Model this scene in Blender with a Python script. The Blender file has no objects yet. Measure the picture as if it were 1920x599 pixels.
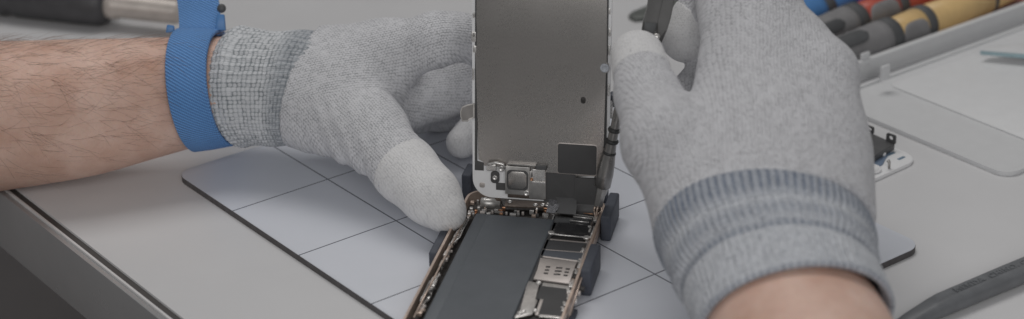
import bpy, bmesh, math, random
import numpy as np
from mathutils import Vector, Matrix
random.seed(7); rng = np.random.default_rng(7)
C = bpy.context.scene.collection
MM = 0.001
PI = math.pi

# ------------------------------------------------------------------ camera geometry (millimetres, real scale)
FPX = 3700.0; U = 61.0
YAW, PITCH, ROLL = 0.65838886, 0.44028738, 0.01689345
GX, GY = -7.92967793, -13.79190308
H = 7.20743440 * U; Y0 = 870.0
cp, sp, cr, sr = math.cos(PITCH), math.sin(PITCH), math.cos(ROLL), math.sin(ROLL)
CAM = np.array([0, -Y0, H])
FWD = np.array([0, cp, -sp])
RGT = cr*np.array([1., 0, 0]) - sr*np.array([0, sp, cp])
UPV = sr*np.array([1., 0, 0]) + cr*np.array([0, sp, cp])
def ray(x, y): return FWD + RGT*((x-960)/FPX) + UPV*((300-y)/FPX)
def onz(x, y, z=0.0):
    d = ray(x, y); return CAM + d*((z-H)/d[2])
def at(x, y, t): return CAM + ray(x, y)*t
def ppm(t): return FPX/t                     # photo pixels per mm at a distance

# ------------------------------------------------------------------ objects
def tag(o, label=None, cat=None, group=None, kind=None):
    if label: o['label'] = label
    if cat: o['category'] = cat
    if group: o['group'] = group
    if kind: o['kind'] = kind
    return o
def thing(name, loc, label, cat, rz=0.0, group=None):
    o = bpy.data.objects.new(name, None); C.objects.link(o)
    o.empty_display_size = 0.01
    o.location = Vector(loc)*MM; o.rotation_euler = (0, 0, rz)
    return tag(o, label, cat, group)
def wmat(o):
    m = Matrix.LocRotScale(o.location, o.rotation_euler, None)
    return m if o.parent is None else wmat(o.parent) @ m
class MB:
    """collects shapes (mm) and links them as one mesh object"""
    def __init__(s): s.v = []; s.f = []; s.m = []; s.kn = []; s.sm = []
    def add(s, v, f, kn=None, mi=0, smooth=False):
        b = len(s.v); s.v += [tuple(map(float, p)) for p in v]
        s.f += [tuple(i+b for i in q) for q in f]; s.m += [mi]*len(f); s.sm += [smooth]*len(f)
        s.kn += [tuple(k) for k in kn] if kn is not None else [(0, 0, 0)]*len(v)
        return s
    def bm(s, b, mi=0, smooth=False):
        b.verts.index_update()
        s.add([v.co[:] for v in b.verts], [[v.index for v in f.verts] for f in b.faces], mi=mi, smooth=smooth); b.free(); return s
    def box(s, x0, x1, y0, y1, z0, z1, bev=0.0, mi=0, M=None):
        return s.prism([(x0, y0), (x1, y0), (x1, y1), (x0, y1)], z0, z1, bev, mi=mi, M=M)
    def prism(s, poly, z0, z1, bev=0.0, seg=2, mi=0, M=None, allbev=True):
        b = bmesh.new()
        a = sum(poly[i-1][0]*poly[i][1]-poly[i][0]*poly[i-1][1] for i in range(len(poly)))
        if a < 0: poly = poly[::-1]
        lo = [b.verts.new((x, y, z0)) for x, y in poly]; hi = [b.verts.new((x, y, z1)) for x, y in poly]
        b.faces.new(hi); b.faces.new(lo[::-1]); n = len(poly)
        for i in range(n): b.faces.new((lo[i], lo[(i+1) % n], hi[(i+1) % n], hi[i]))
        if bev > 0:
            b.edges.index_update()
            ed = [e for e in b.edges if allbev or e.verts[0].co.z == e.verts[1].co.z == z1]
            bmesh.ops.bevel(b, geom=ed, offset=bev, segments=seg, affect='EDGES', profile=0.5)
        if M is not None: bmesh.ops.transform(b, matrix=M, verts=b.verts)
        return s.bm(b, mi)
    def rings(s, R, cap0=True, cap1=True, kn=None, mi=0, smooth=True):
        n = len(R[0]); v = [p for r in R for p in r]; f = []
        for i in range(len(R)-1):
            for j in range(n):
                f.append((i*n+j, i*n+(j+1) % n, (i+1)*n+(j+1) % n, (i+1)*n+j))
        if cap0: f.append(tuple(range(n))[::-1])
        if cap1: f.append(tuple((len(R)-1)*n+j for j in range(n)))
        return s.add(v, f, kn, mi, smooth)
    def lathe(s, o, d, prof, n=28, mi=0, smooth=True, sy=1.0):
        """prof: (distance along d, radius)"""
        o = np.array(o, float); d = np.array(d, float); d /= np.linalg.norm(d)
        h = np.array([0, 0, 1.]) if abs(d[2]) < .9 else np.array([1., 0, 0])
        a = np.cross(d, h); a /= np.linalg.norm(a); b = np.cross(a, d)
        R = [[o+d*t+(a*math.cos(2*PI*j/n)+b*sy*math.sin(2*PI*j/n))*max(r, .001) for j in range(n)] for t, r in prof]
        return s.rings([r[::-1] for r in R], mi=mi, smooth=smooth)
    def tube(s, pts, r, n=8, mi=0):
        pts = [np.array(p, float) for p in pts]; R = []
        for i, p in enumerate(pts):
            d = pts[min(i+1, len(pts)-1)]-pts[max(i-1, 0)]; d /= np.linalg.norm(d)+1e-9
            h = np.array([0, 0, 1.]) if abs(d[2]) < .9 else np.array([1., 0, 0])
            a = np.cross(d, h); a /= np.linalg.norm(a); b = np.cross(a, d)
            rr = r[i] if hasattr(r, '__len__') else r
            R.append([p+(a*math.cos(2*PI*j/n)-b*math.sin(2*PI*j/n))*rr for j in range(n)])
        return s.rings(R, mi=mi)
    def build(s, name, mat, parent=None, local=False, auto=35):
        """coordinates are world mm, or the parent's own mm when local"""
        me = bpy.data.meshes.new(name)
        v = np.array(s.v, float)*MM
        org = Vector((0, 0, 0))
        if parent is not None:
            if not local:
                inv = np.array(wmat(parent).inverted()); v = v@inv[:3, :3].T+inv[:3, 3]
        else:
            org = Vector(((v[:, 0].min()+v[:, 0].max())/2, (v[:, 1].min()+v[:, 1].max())/2, v[:, 2].min())); v = v-np.array(org)
        me.from_pydata(v.tolist(), [], s.f); me.update()
        for m in (mat if isinstance(mat, (list, tuple)) else [mat]): me.materials.append(m)
        me.polygons.foreach_set('material_index', s.m)
        b = bmesh.new(); b.from_mesh(me); bmesh.ops.recalc_face_normals(b, faces=b.faces); b.to_mesh(me); b.free()
        me.polygons.foreach_set('use_smooth', [True]*len(s.f))
        if not all(s.sm): me.set_sharp_from_angle(angle=math.radians(auto))
        if any(k != (0, 0, 0) for k in s.kn):
            at_ = me.attributes.new('kn', 'FLOAT_VECTOR', 'POINT')
            at_.data.foreach_set('vector', np.array(s.kn, np.float32).ravel())
        o = bpy.data.objects.new(name, me); C.objects.link(o)
        o.location = org
        if parent is not None: o.parent = parent
        return o

def rrect(x0, x1, y0, y1, r, n=6):
    out = []
    for cx, cy, a0 in ((x1-r, y1-r, 0), (x0+r, y1-r, 90), (x0+r, y0+r, 180), (x1-r, y0+r, 270)):
        for k in range(n+1):
            a = math.radians(a0+90*k/n); out.append((cx+r*math.cos(a), cy+r*math.sin(a)))
    return out

# ------------------------------------------------------------------ signed distance modelling for hands
def cone_d(P, a, b, ra, rb, flat=None):
    ab = b-a; L2 = ab@ab
    t = np.clip((P-a)@ab/L2, 0, 1)
    w = P-(a+t[:, None]*ab)
    if flat is not None:
        n, k = flat; w = w+np.outer(w@n, n)*(k-1)
    return np.linalg.norm(w, axis=1)-(ra+(rb-ra)*t)
def smin(a, b, k):
    h = np.clip(.5+.5*(b-a)/k, 0, 1); return b+(a-b)*h-k*h*(1-h)
def surface_nets(fn, lo, hi, h):
    lo = np.array(lo); n = np.ceil((np.array(hi)-lo)/h).astype(int)+1
    ax = [lo[i]+h*np.arange(n[i]) for i in range(3)]
    # coarse pass to skip empty space
    G = np.stack(np.meshgrid(*ax, indexing='ij'), -1).reshape(-1, 3)
    D = np.empty(len(G))
    for i in range(0, len(G), 400000): D[i:i+400000] = fn(G[i:i+400000])
    D = D.reshape(n)
    ins = D < 0
    cs = np.zeros(np.array(n)-1, int)
    for dx in (0, 1):
        for dy in (0, 1):
            for dz in (0, 1): cs += ins[dx:n[0]-1+dx, dy:n[1]-1+dy, dz:n[2]-1+dz]
    act = (cs > 0) & (cs < 8); idx = -np.ones(act.shape, int); cells = np.argwhere(act); idx[act] = np.arange(len(cells))
    acc = np.zeros((len(cells), 3)); cnt = np.zeros(len(cells))
    cor = [(x, y, z) for x in (0, 1) for y in (0, 1) for z in (0, 1)]
    for i, a in enumerate(cor):
        for b in cor[i+1:]:
            if sum(abs(p-q) for p, q in zip(a, b)) != 1: continue
            da = D[tuple((cells+a).T)]; db = D[tuple((cells+b).T)]; m = (da < 0) != (db < 0)
            t = np.where(m, da/np.where(m, da-db, 1), 0)
            p = np.array(a)+t[:, None]*(np.array(b)-np.array(a)); acc[m] += p[m]; cnt[m] += 1
    V = lo+h*(cells+acc/cnt[:, None])
    F = []
    for k in range(3):
        sl0 = [slice(1, n[i]-1) for i in range(3)]; sl1 = [slice(1, n[i]-1) for i in range(3)]
        sl0[k] = slice(0, n[k]-1); sl1[k] = slice(1, n[k])
        a = ins[tuple(sl0)]; b = ins[tuple(sl1)]
        off = np.array([1, 1, 1]); off[k] = 0
        i1, i2 = [(1, 2), (2, 0), (0, 1)][k]
        for m, flip in ((a & ~b, False), (~a & b, True)):
            e = np.argwhere(m)+off
            d1 = np.zeros(3, int); d1[i1] = 1; d2 = np.zeros(3, int); d2[i2] = 1
            q = np.stack([idx[tuple((e-d1-d2).T)], idx[tuple((e-d2).T)], idx[tuple(e.T)], idx[tuple((e-d1).T)]], 1)
            F.append(q[:, ::-1] if flip else q)
    return V, np.concatenate(F)
def sdf_object(name, prims, mat, parent, k=7.0, h=1.5, grow=0.0, clip=None, extra=None, relax=2, pad=6, frames=None, ks=None):
    """prims: (a, b, ra, rb, flat or None, group) in world mm"""
    A = np.array([p[0] for p in prims]+[p[1] for p in prims]); R = np.array([p[2] for p in prims]+[p[3] for p in prims])[:, None]+pad
    lo, hi = (A-R).min(0), (A+R).max(0)
    if clip is not None and len(clip) > 2: lo, hi = np.maximum(lo, clip[2]-clip[3]), np.minimum(hi, clip[2]+clip[3])
    def fn(P):
        d = None
        for i_, (a, b, ra, rb, fl, g) in enumerate(prims):
            x = cone_d(P, a, b, ra, rb, fl); d = x if d is None else smin(d, x, ks[i_] if ks else (k if g >= 0 else 3.0))
        d = d-grow
        if extra is not None: d = d+extra(P)
        if clip is not None: d = np.maximum(d, (P-clip[0])@clip[1])
        return d
    V, F = surface_nets(fn, lo, hi, h)
    # keep the surface true: pull vertices onto the zero level and relax a little
    e = .3
    for it in range(relax):
        g = np.stack([fn(V+np.eye(3)[i]*e)-fn(V-np.eye(3)[i]*e) for i in range(3)], 1)/(2*e)
        g /= np.linalg.norm(g, axis=1)[:, None]+1e-9
        s_ = np.zeros_like(V); c_ = np.zeros(len(V))
        for i in range(4):
            np.add.at(s_, F[:, i], V[F[:, (i+1) % 4]]); np.add.at(c_, F[:, i], 1)
        L = s_/c_[:, None]-V; L -= (L*g).sum(1)[:, None]*g
        V = V+.6*L
        V = V-np.clip(fn(V), -.8, .8)[:, None]*g
    # knit coordinates: every face takes the frame of its nearest limb (courses along it, wales across)
    Fc = V[F].mean(1); best = np.full(len(Fc), 1e9); own = np.zeros(len(Fc), int)
    fr = frames or {0: (prims[0][0], prims[0][1])}; keys = list(fr)
    for a, b, ra, rb, fl, g in prims:
        x = cone_d(Fc, a, b, ra, rb, fl); m = x < best; best[m] = x[m]; own[m] = keys.index(abs(g) if abs(g) in fr else keys[0])
    kn = np.zeros((len(F), 4, 3), np.float32)
    for i, g in enumerate(keys):
        a, b = fr[g]; ax_ = (b-a)/np.linalg.norm(b-a); nn = -FWD*.85+UPV*.5; nn = nn-ax_*(nn@ax_); nn /= np.linalg.norm(nn); ay_ = np.cross(nn, ax_)
        m = own == i; W_ = V[F[m]]-a; kn[m, :, 0] = W_@ax_+200; kn[m, :, 1] = W_@ay_+(W_@nn)*.25
    mb = MB(); mb.add(V, F.tolist(), None, smooth=True)
    o = mb.build(name, mat, parent)
    me = o.data; at_ = me.attributes.new('kn', 'FLOAT_VECTOR', 'CORNER')
    Fv = np.empty(len(me.loops), np.int32); me.loops.foreach_get('vertex_index', Fv); Fv = Fv.reshape(-1, 4)
    out = np.zeros((len(F), 4, 3), np.float32)
    for c_ in range(4):                       # normals may have been flipped: match each corner by its vertex
        mt_ = (F == Fv[:, c_:c_+1]).argmax(1); out[:, c_] = kn[np.arange(len(F)), mt_]
    at_.data.foreach_set('vector', out.ravel())
    return o

# ------------------------------------------------------------------ materials
def nt(name):
    m = bpy.data.materials.new(name); m.use_nodes = True; t = m.node_tree
    return m, t, t.nodes['Principled BSDF']
def node(t, typ, **kw):
    n = t.nodes.new(typ)
    for k, v in kw.items():
        if k in n.inputs: n.inputs[k].default_value = v
        else: setattr(n, k, v)
    return n
def mth(t, op, a, b=None, c=None):
    n = t.nodes.new('ShaderNodeMath'); n.operation = op
    for i, x in enumerate((a, b, c)):
        if x is None: continue
        if isinstance(x, (int, float)): n.inputs[i].default_value = x
        else: t.links.new(x, n.inputs[i])
    return n.outputs[0]
def mixc(t, f, a, b):
    n = t.nodes.new('ShaderNodeMix'); n.data_type = 'RGBA'
    for s, x in ((n.inputs[0], f), (n.inputs[6], a), (n.inputs[7], b)):
        if isinstance(x, (int, float)): s.default_value = x
        elif isinstance(x, tuple): s.default_value = (*x, 1)
        else: t.links.new(x, s)
    return n.outputs[2]
def ramp(t, x, a, b):
    n = t.nodes.new('ShaderNodeMapRange'); t.links.new(x, n.inputs[0]); n.inputs[1].default_value = a; n.inputs[2].default_value = b
    n.clamp = True; return n.outputs[0]
def noise(t, scale, detail=4, vec=None, rough=.55):
    n = node(t, 'ShaderNodeTexNoise'); n.inputs['Scale'].default_value = scale; n.inputs['Detail'].default_value = detail; n.inputs['Roughness'].default_value = rough
    if vec is None:
        g = node(t, 'ShaderNodeTexCoord'); vec = g.outputs['Object']
    t.links.new(vec, n.inputs['Vector']); return n.outputs['Fac']
def bump(t, p, h, dist, strength=1.0):
    n = node(t, 'ShaderNodeBump'); n.inputs['Strength'].default_value = strength; n.inputs['Distance'].default_value = dist*MM
    t.links.new(h, n.inputs['Height']); t.links.new(n.outputs[0], p.inputs['Normal'])
def plain(name, col, rough=.5, metal=0., var=.12, scale=120., bmp=0., bscale=600., spec=.5, trans=0., coat=0.):
    """a colour with uneven tone, uneven gloss and fine grain"""
    m, t, p = nt(name)
    f = noise(t, scale, 5)
    c2 = tuple(x*(1-var) for x in col); c3 = tuple(min(1, x*(1+var)) for x in col)
    t.links.new(mixc(t, ramp(t, f, .3, .7), c2, c3), p.inputs['Base Color'])
    t.links.new(mth(t, 'MULTIPLY_ADD', noise(t, scale*2.3, 3), .16, rough-.08), p.inputs['Roughness'])
    p.inputs['Metallic'].default_value = metal; p.inputs['Specular IOR Level'].default_value = spec
    p.inputs['Transmission Weight'].default_value = trans; p.inputs['Coat Weight'].default_value = coat
    if bmp: bump(t, p, noise(t, bscale, 4), bmp)
    return m
M = {}
M['table'] = plain('white_laminate', (.655, .652, .66), .42, var=.03, scale=14, bmp=.02, bscale=900)
M['lip'] = plain('white_edge_lip', (.72, .71, .71), .35, var=.05)
M['gap'] = plain('dark_edge_gap', (.065, .06, .058), .6)
M['apron'] = plain('grey_apron_metal', (.42, .42, .425), .25, metal=.3, var=.10, scale=9, bmp=.03)
M['floor'] = plain('dark_floor', (.33, .305, .30), .7, var=.1, scale=5)
M['matedge'] = plain('mat_rubber_edge', (.105, .098, .10), .6, var=.2, scale=300)
M['holder'] = plain('holder_plastic', (.085, .093, .115), .55, var=.15, spec=.3, bmp=.05, bscale=900)
M['black'] = plain('black_plastic', (.10, .10, .102), .45, var=.1)
M['blackmat'] = plain('black_tape', (.10, .099, .10), .75, var=.06, spec=.2)
M['battery'] = plain('battery_wrap', (.122, .135, .15), .5, var=.05, scale=60, bmp=.02, spec=.4)
M['gold'] = plain('champagne_metal', (.66, .53, .45), .36, metal=.55, var=.12, scale=200)
M['silver'] = plain('silver_metal', (.74, .72, .70), .27, metal=.65, var=.18, scale=300)
M['steel'] = plain('dull_steel', (.50, .485, .47), .36, metal=.7, var=.15, scale=300, bmp=.03)
M['cream'] = plain('cream_metal', (.62, .57, .54), .42, metal=.5, var=.06, scale=150)
M['mirror'] = plain('dark_mirror', (.12, .12, .125), .16, metal=.75, var=.25, scale=60, bmp=.15, bscale=90)
M['dchip'] = plain('dark_chip', (.085, .086, .09), .6, var=.05, spec=.15)
M['dchip2'] = plain('blue_grey_chip', (.125, .135, .155), .6, var=.05, spec=.2)
M['copper'] = plain('copper', (.65, .36, .22), .3, metal=.9)
M['pcb'] = plain('blue_board', (.05, .09, .17), .5, var=.5, scale=700)
M['darkpit'] = plain('dark_cavity', (.05, .046, .044), .6, var=.5, scale=700)
M['white'] = plain('white_bezel', (.90, .90, .91), .3, var=.03)
def plate_mat():
    m, t, p = nt('brushed_backplate')
    g = node(t, 'ShaderNodeTexCoord'); mp_ = node(t, 'ShaderNodeMapping'); mp_.inputs['Scale'].default_value = (1.0, 1.0, .35); t.links.new(g.outputs['Object'], mp_.inputs['Vector'])
    f = noise(t, 2600, 3, vec=mp_.outputs[0]); sm = noise(t, 35, 5, rough=.6)
    t.links.new(mixc(t, ramp(t, f, .3, .7), (.50, .475, .455), (.60, .57, .545)), p.inputs['Base Color'])
    t.links.new(mth(t, 'ADD', mth(t, 'MULTIPLY_ADD', sm, .10, .20), mth(t, 'MULTIPLY', f, .06)), p.inputs['Roughness'])
    p.inputs['Metallic'].default_value = .95
    bump(t, p, f, .012, .6); return m
M['plate'] = plate_mat()
M['foil'] = plain('crumpled_foil', (.36, .36, .38), .25, metal=.7, var=.3, scale=900, bmp=.6, bscale=500)
M['rubberdot'] = plain('clear_rubber', (.62, .65, .70), .25, var=.1)
M['toolgrey'] = plain('tool_grey', (.34, .33, .32), .30, metal=.8, var=.15)
M['tooldark'] = plain('tool_black_metal', (.085, .083, .082), .36, metal=.0, var=.15, bmp=.03, spec=.35)
M['ring'] = plain('black_rubber_ring', (.05, .05, .05), .5)
M['clipedge'] = plain('clip_edge', (.42, .40, .38), .4, metal=.2)
M['clipface'] = plain('clip_face', (.22, .205, .195), .5)
M['gripgrey'] = plain('grip_grey', (.25, .245, .25), .6, var=.1)
M['gripblack'] = plain('grip_black', (.095, .098, .102), .6, var=.1)
M['yellow'] = plain('yellow_plastic', (.78, .54, .25), .4, var=.06)
M['red'] = plain('red_plastic', (.52, .10, .065), .4, var=.08)
M['blue'] = plain('blue_plastic', (.09, .25, .55), .4, var=.08)
M['purple'] = plain('purple_plastic', (.2, .17, .5), .4)
M['liner'] = plain('red_brown_liner', (.30, .12, .09), .6)
M['case'] = plain('frosted_plastic', (.77, .775, .785), .4, var=.02, trans=.08)
M['teal'] = plain('teal_edge', (.33, .46, .50), .4)
M['handle'] = plain('black_handle', (.075, .075, .08), .5, var=.12, bmp=.06)
M['ferrule'] = plain('cream_ferrule', (.55, .50, .46), .4, metal=.2, var=.1)
M['brown'] = plain('brown_wood', (.20, .12, .10), .6, var=.3)
M['toolbrown'] = plain('dark_bronze', (.13, .105, .09), .4, metal=.5, var=.25, scale=400)
M['spudger'] = plain('spudger_nylon', (.18, .187, .198), .36, var=.12, bmp=.08, bscale=400)
M['bladegrey'] = plain('blade_grey', (.17, .18, .17), .4, metal=.4)

def mat_top():
    m, t, p = nt('mat_surface')
    g = node(t, 'ShaderNodeTexCoord'); s = node(t, 'ShaderNodeSeparateXYZ'); t.links.new(g.outputs['Object'], s.inputs[0])
    def line(x, w):
        q = mth(t, 'MULTIPLY', x, 1/(U*MM)); fr = mth(t, 'ABSOLUTE', mth(t, 'SUBTRACT', q, mth(t, 'ROUND', q)))
        return mth(t, 'LESS_THAN', fr, w)
    l = mth(t, 'MAXIMUM', line(s.outputs[0], .0062), line(s.outputs[1], .0062))
    base = mixc(t, ramp(t, noise(t, 25, 4), .3, .7), (.685, .71, .77), (.715, .735, .795))
    t.links.new(mixc(t, l, base, (.115, .122, .15)), p.inputs['Base Color'])
    p.inputs['Roughness'].default_value = .38
    return m
M['mat'] = mat_top()

def knit(name, c_hi, c_lo, px, py, depth, mel=.35, bands=None, c_band=(.2, .24, .3), rib=None, rib_amt=0., dark=.55, vee=True, mscale=260, spots=None, rnd=.5):
    m, t, p = nt(name)
    a = node(t, 'ShaderNodeAttribute'); a.attribute_name = 'kn'
    s = node(t, 'ShaderNodeSeparateXYZ'); t.links.new(a.outputs['Vector'], s.inputs[0])
    x, y = s.outputs[0], s.outputs[1]
    # wobble so that the rows are not ruled
    w = mth(t, 'MULTIPLY_ADD', noise(t, 60, 2), 2.6, -1.3)
    x2 = mth(t, 'ADD', x, w); y2 = mth(t, 'ADD', y, mth(t, 'MULTIPLY_ADD', noise(t, 80, 2), 1.6, -.8))
    row = mth(t, 'FLOOR', mth(t, 'MULTIPLY', y2, 1/py)); half = mth(t, 'MULTIPLY', mth(t, 'MODULO', mth(t, 'ABSOLUTE', row), 2.), .5 if vee else 0.)
    cv = node(t, 'ShaderNodeCombineXYZ'); t.links.new(mth(t, 'MULTIPLY_ADD', x2, 1/px, half), cv.inputs[0]); t.links.new(mth(t, 'MULTIPLY', y2, 1/py), cv.inputs[1])
    vo = node(t, 'ShaderNodeTexVoronoi'); vo.voronoi_dimensions = '2D'; vo.inputs['Scale'].default_value = 1.; vo.inputs['Randomness'].default_value = rnd; t.links.new(cv.outputs[0], vo.inputs['Vector'])
    sc_ = node(t, 'ShaderNodeSeparateColor'); t.links.new(vo.outputs['Color'], sc_.inputs[0])
    gap = ramp(t, vo.outputs['Distance'], .30, .66)
    deep = mth(t, 'MULTIPLY', gap, mth(t, 'MULTIPLY_ADD', sc_.outputs[0], .9, .35))
    st = mth(t, 'SUBTRACT', 1., mth(t, 'MINIMUM', deep, 1.))
    n1 = noise(t, mscale, 3, rough=.7); n2 = noise(t, 1400, 2)
    mixf = mth(t, 'ADD', mth(t, 'MULTIPLY', st, dark), mth(t, 'MULTIPLY_ADD', n1, mel*2, 1-dark-mel))
    mixf = mth(t, 'ADD', mixf, mth(t, 'MULTIPLY_ADD', n2, .5*mel, -.25*mel))
    mixf = ramp(t, mixf, 0, 1)
    hi, lo = c_hi, c_lo
    col = mixc(t, mixf, lo, hi)
    h = st
    if bands:
        bf = None
        for b0, b1, amt, soft in bands:
            f = mth(t, 'MULTIPLY', mth(t, 'MULTIPLY', ramp(t, x2, b0-soft, b0+soft), mth(t, 'SUBTRACT', 1., ramp(t, x2, b1-soft, b1+soft))), amt)
            bf = f if bf is None else mth(t, 'MAXIMUM', bf, f)
        if rib:
            bf = mth(t, 'MULTIPLY', bf, mth(t, 'MULTIPLY_ADD', mth(t, 'ABSOLUTE', mth(t, 'SINE', mth(t, 'MULTIPLY', y, PI/rib))), -.65, 1.1))
        bf = mth(t, 'MULTIPLY', bf, mth(t, 'MULTIPLY_ADD', n1, 1.1, .35))
        col = mixc(t, bf, col, c_band)
    if rib:
        r_ = mth(t, 'ABSOLUTE', mth(t, 'SINE', mth(t, 'MULTIPLY', y2, PI/rib)))
        h = mth(t, 'ADD', st, mth(t, 'MULTIPLY', r_, rib_amt))
    if spots:
        sp_ = noise(t, 420, 1); col = mixc(t, mth(t, 'MULTIPLY', ramp(t, sp_, .66, .74), spots), col, (.12, .13, .14))
    t.links.new(col, p.inputs['Base Color'])
    p.inputs['Roughness'].default_value = .9; p.inputs['Specular IOR Level'].default_value = .15
    p.inputs['Sheen Weight'].default_value = .15
    hh = mth(t, 'ADD', h, mth(t, 'MULTIPLY', n2, .5))
    bump(t, p, hh, depth, .9)
    return m
M['glove'] = knit('glove_knit', (.74, .74, .765), (.235, .25, .265), 1.55, 1.35, .4, mel=.2, dark=.52, rnd=.26)
M['gloveR'] = knit('glove_knit_fine', (.69, .69, .715), (.33, .33, .345), 1.75, 1.5, .45, mel=.42, dark=.42, mscale=220, rnd=.32)
M['cuff'] = knit('cuff_knit', (.74, .755, .78), (.13, .165, .185), 2.0, 2.05, .6, mel=.2, dark=.78, bands=[(28, 46, .72, 4)], c_band=(.19, .22, .26), rib=2.05, rib_amt=.5, vee=False, rnd=.22)
M['coat'] = knit('fingertip_coating', (.83, .825, .83), (.53, .53, .535), 1.6, 1.3, .25, mel=.14, dark=.26, spots=.12)

M['coatR'] = knit('fingertip_coating_soft', (.77, .765, .77), (.50, .50, .505), 1.3, 1.2, .15, mel=.3, dark=.3, spots=.3)
def skin(name, ridge=False):
    m, t, p = nt(name)
    f = noise(t, 45, 5); g = noise(t, 420, 4)
    c = mixc(t, ramp(t, f, .32, .68), (.67, .42, .325), (.84, .60, .50))
    c = mixc(t, mth(t, 'MULTIPLY', ramp(t, g, .5, .75), .3), c, (.66, .38, .30))
    t.links.new(c, p.inputs['Base Color'])
    p.inputs['Roughness'].default_value = .5; p.inputs['Specular IOR Level'].default_value = .35
    p.inputs['Subsurface Weight'].default_value = .15; p.inputs['Subsurface Radius'].default_value = (.004, .0016, .0008); p.inputs['Subsurface Scale'].default_value = .6
    v = node(t, 'ShaderNodeTexVoronoi'); v.inputs['Scale'].default_value = 900; gco = node(t, 'ShaderNodeTexCoord'); t.links.new(gco.outputs['Object'], v.inputs['Vector'])
    bump(t, p, mth(t, 'ADD', v.outputs['Distance'], mth(t, 'MULTIPLY', noise(t, 160, 4), 1.4)), .10, .6)
    return m
M['skin'] = skin('forearm_skin')
M['hair'] = plain('arm_hair', (.26, .165, .13), .5)
def strap_mat():
    m, t, p = nt('woven_blue_strap')
    a = node(t, 'ShaderNodeAttribute'); a.attribute_name = 'kn'; s = node(t, 'ShaderNodeSeparateXYZ'); t.links.new(a.outputs['Vector'], s.inputs[0])
    x, y = s.outputs[0], s.outputs[1]
    d1 = mth(t, 'SINE', mth(t, 'MULTIPLY', mth(t, 'ADD', y, mth(t, 'MULTIPLY', x, .55)), 2*PI/1.75))
    d2 = mth(t, 'SINE', mth(t, 'MULTIPLY', mth(t, 'SUBTRACT', y, mth(t, 'MULTIPLY', x, 1.7)), 2*PI/2.0))
    h = mth(t, 'ADD', d1, mth(t, 'MULTIPLY', d2, .35))
    t.links.new(mixc(t, ramp(t, h, -1.2, 1.0), (.09, .23, .58), (.18, .45, .90)), p.inputs['Base Color'])
    p.inputs['Roughness'].default_value = .65; p.inputs['Sheen Weight'].default_value = .1
    bump(t, p, h, .35, .8); return m
M['strap'] = strap_mat()

# ------------------------------------------------------------------ setting: floor
fl = MB().box(-4000, 4000, -3000, 4000, -780, -740).build('floor', M['floor']); tag(fl, kind='structure')

# ------------------------------------------------------------------ work table
TZ = -3.5
e1 = onz(45, 365, TZ)[:2]; e2 = onz(345, 599, TZ)[:2]
ed = (e2-e1)/np.linalg.norm(e2-e1); en = np.array([ed[1], -ed[0]])        # en points off the table
if en[0] > 0: en = -en
tb = thing('work_table', (0, 0, TZ-37), 'white laminate work table with dark edge seam and grey metal side', 'table')
def edge_poly(off0, off1, s0=-900, s1=900):
    return [tuple(e1+ed*s0+en*off0), tuple(e1+ed*s1+en*off0), tuple(e1+ed*s1+en*off1), tuple(e1+ed*s0+en*off1)]
a0, a1 = e1+ed*-900, e1+ed*900
MB().prism([tuple(a0), tuple(a1), (1500, a1[1]), (1500, a0[1]+900), (a0[0], a0[1]+900)], TZ-25, TZ, .4).build('tabletop', M['table'], tb)
MB().prism(edge_poly(.05, 3.3), TZ-25, TZ-1.2).build('edge_seam', M['gap'], tb)
MB().prism(edge_poly(3.35, 4.7), TZ-20, TZ-.6, .3).build('edge_lip', M['lip'], tb)
MB().prism(edge_poly(4.75, 7.7), TZ-37, TZ-1.6, .5).build('apron', M['apron'], tb)

# ------------------------------------------------------------------ work mat in its own grid frame
def grid(u, v):
    d0, d1 = u-GX, -v-GY; c, s = math.cos(YAW), math.sin(YAW)
    return np.array([c*d0-s*d1, s*d0+c*d1])*U-np.array([0, Y0])
g0 = grid(0, 0)
mt = thing('work_mat', (g0[0], g0[1], TZ), 'pale blue repair mat with thin grid lines and dark rubber edge', 'mat', rz=YAW)
mp = rrect(-.925*U, 2.93*U, -4.98*U, -.05*U, 9, 8)
MB().prism(mp, .05, 3.15, .2, M=None).build('rubber_base', M['matedge'], mt, local=True)
MB().prism(rrect(-.925*U+.15, 2.93*U-.15, -4.98*U+.15, -.05*U-.15, 8.9, 8), 3.17, 3.5, .1).build('printed_surface', M['mat'], mt, local=True)

# ------------------------------------------------------------------ phone body
PA = math.radians(-12.3)
hl = onz(881, 354, 10)
ph = thing('smartphone', (hl[0], hl[1], 3.0), 'opened smartphone body lying flat with black battery and exposed metal shields', 'phone', rz=PA)
pinv = np.array(wmat(ph).inverted())
def pl(x, y, z):
    """photo pixel at height z above the phone's underside -> phone's own mm"""
    w = onz(x, y, z+3.0)*MM; q = pinv[:3, :3]@w+pinv[:3, 3]; return q/MM
def pxy(pts, z): return [tuple(pl(x, y, z)[:2]) for x, y in pts]
PW, PL, RAD = 69.5, 142.0, 9.0
# chassis: gold tub with a raised rim
outer = rrect(0, PW, -PL, 0, RAD, 8); inner = rrect(1.5, PW-1.5, -PL+1.5, -1.5, RAD-1.5, 8); ino = rrect(.35, PW-.35, -PL+.35, -.35, RAD-.35, 8)
n = len(outer)
rim = MB()
def zr(poly, z): return [(x, y, z) for x, y in poly]
rim.rings([zr(ino, 0), zr(outer, .8), zr(outer, 6.2), zr(ino, 7.0), zr(inner, 7.0), zr(inner, 1.0)], cap0=True, cap1=False, smooth=False)
ch = rim.build('chassis', M['gold'], ph, local=True, auto=50)
MB().prism(rrect(1.55, PW-1.55, -PL+1.55, -1.55, RAD-1.5, 8), 1.0, 1.6).build('inner_floor', M['darkpit'], ch, local=True)
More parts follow.
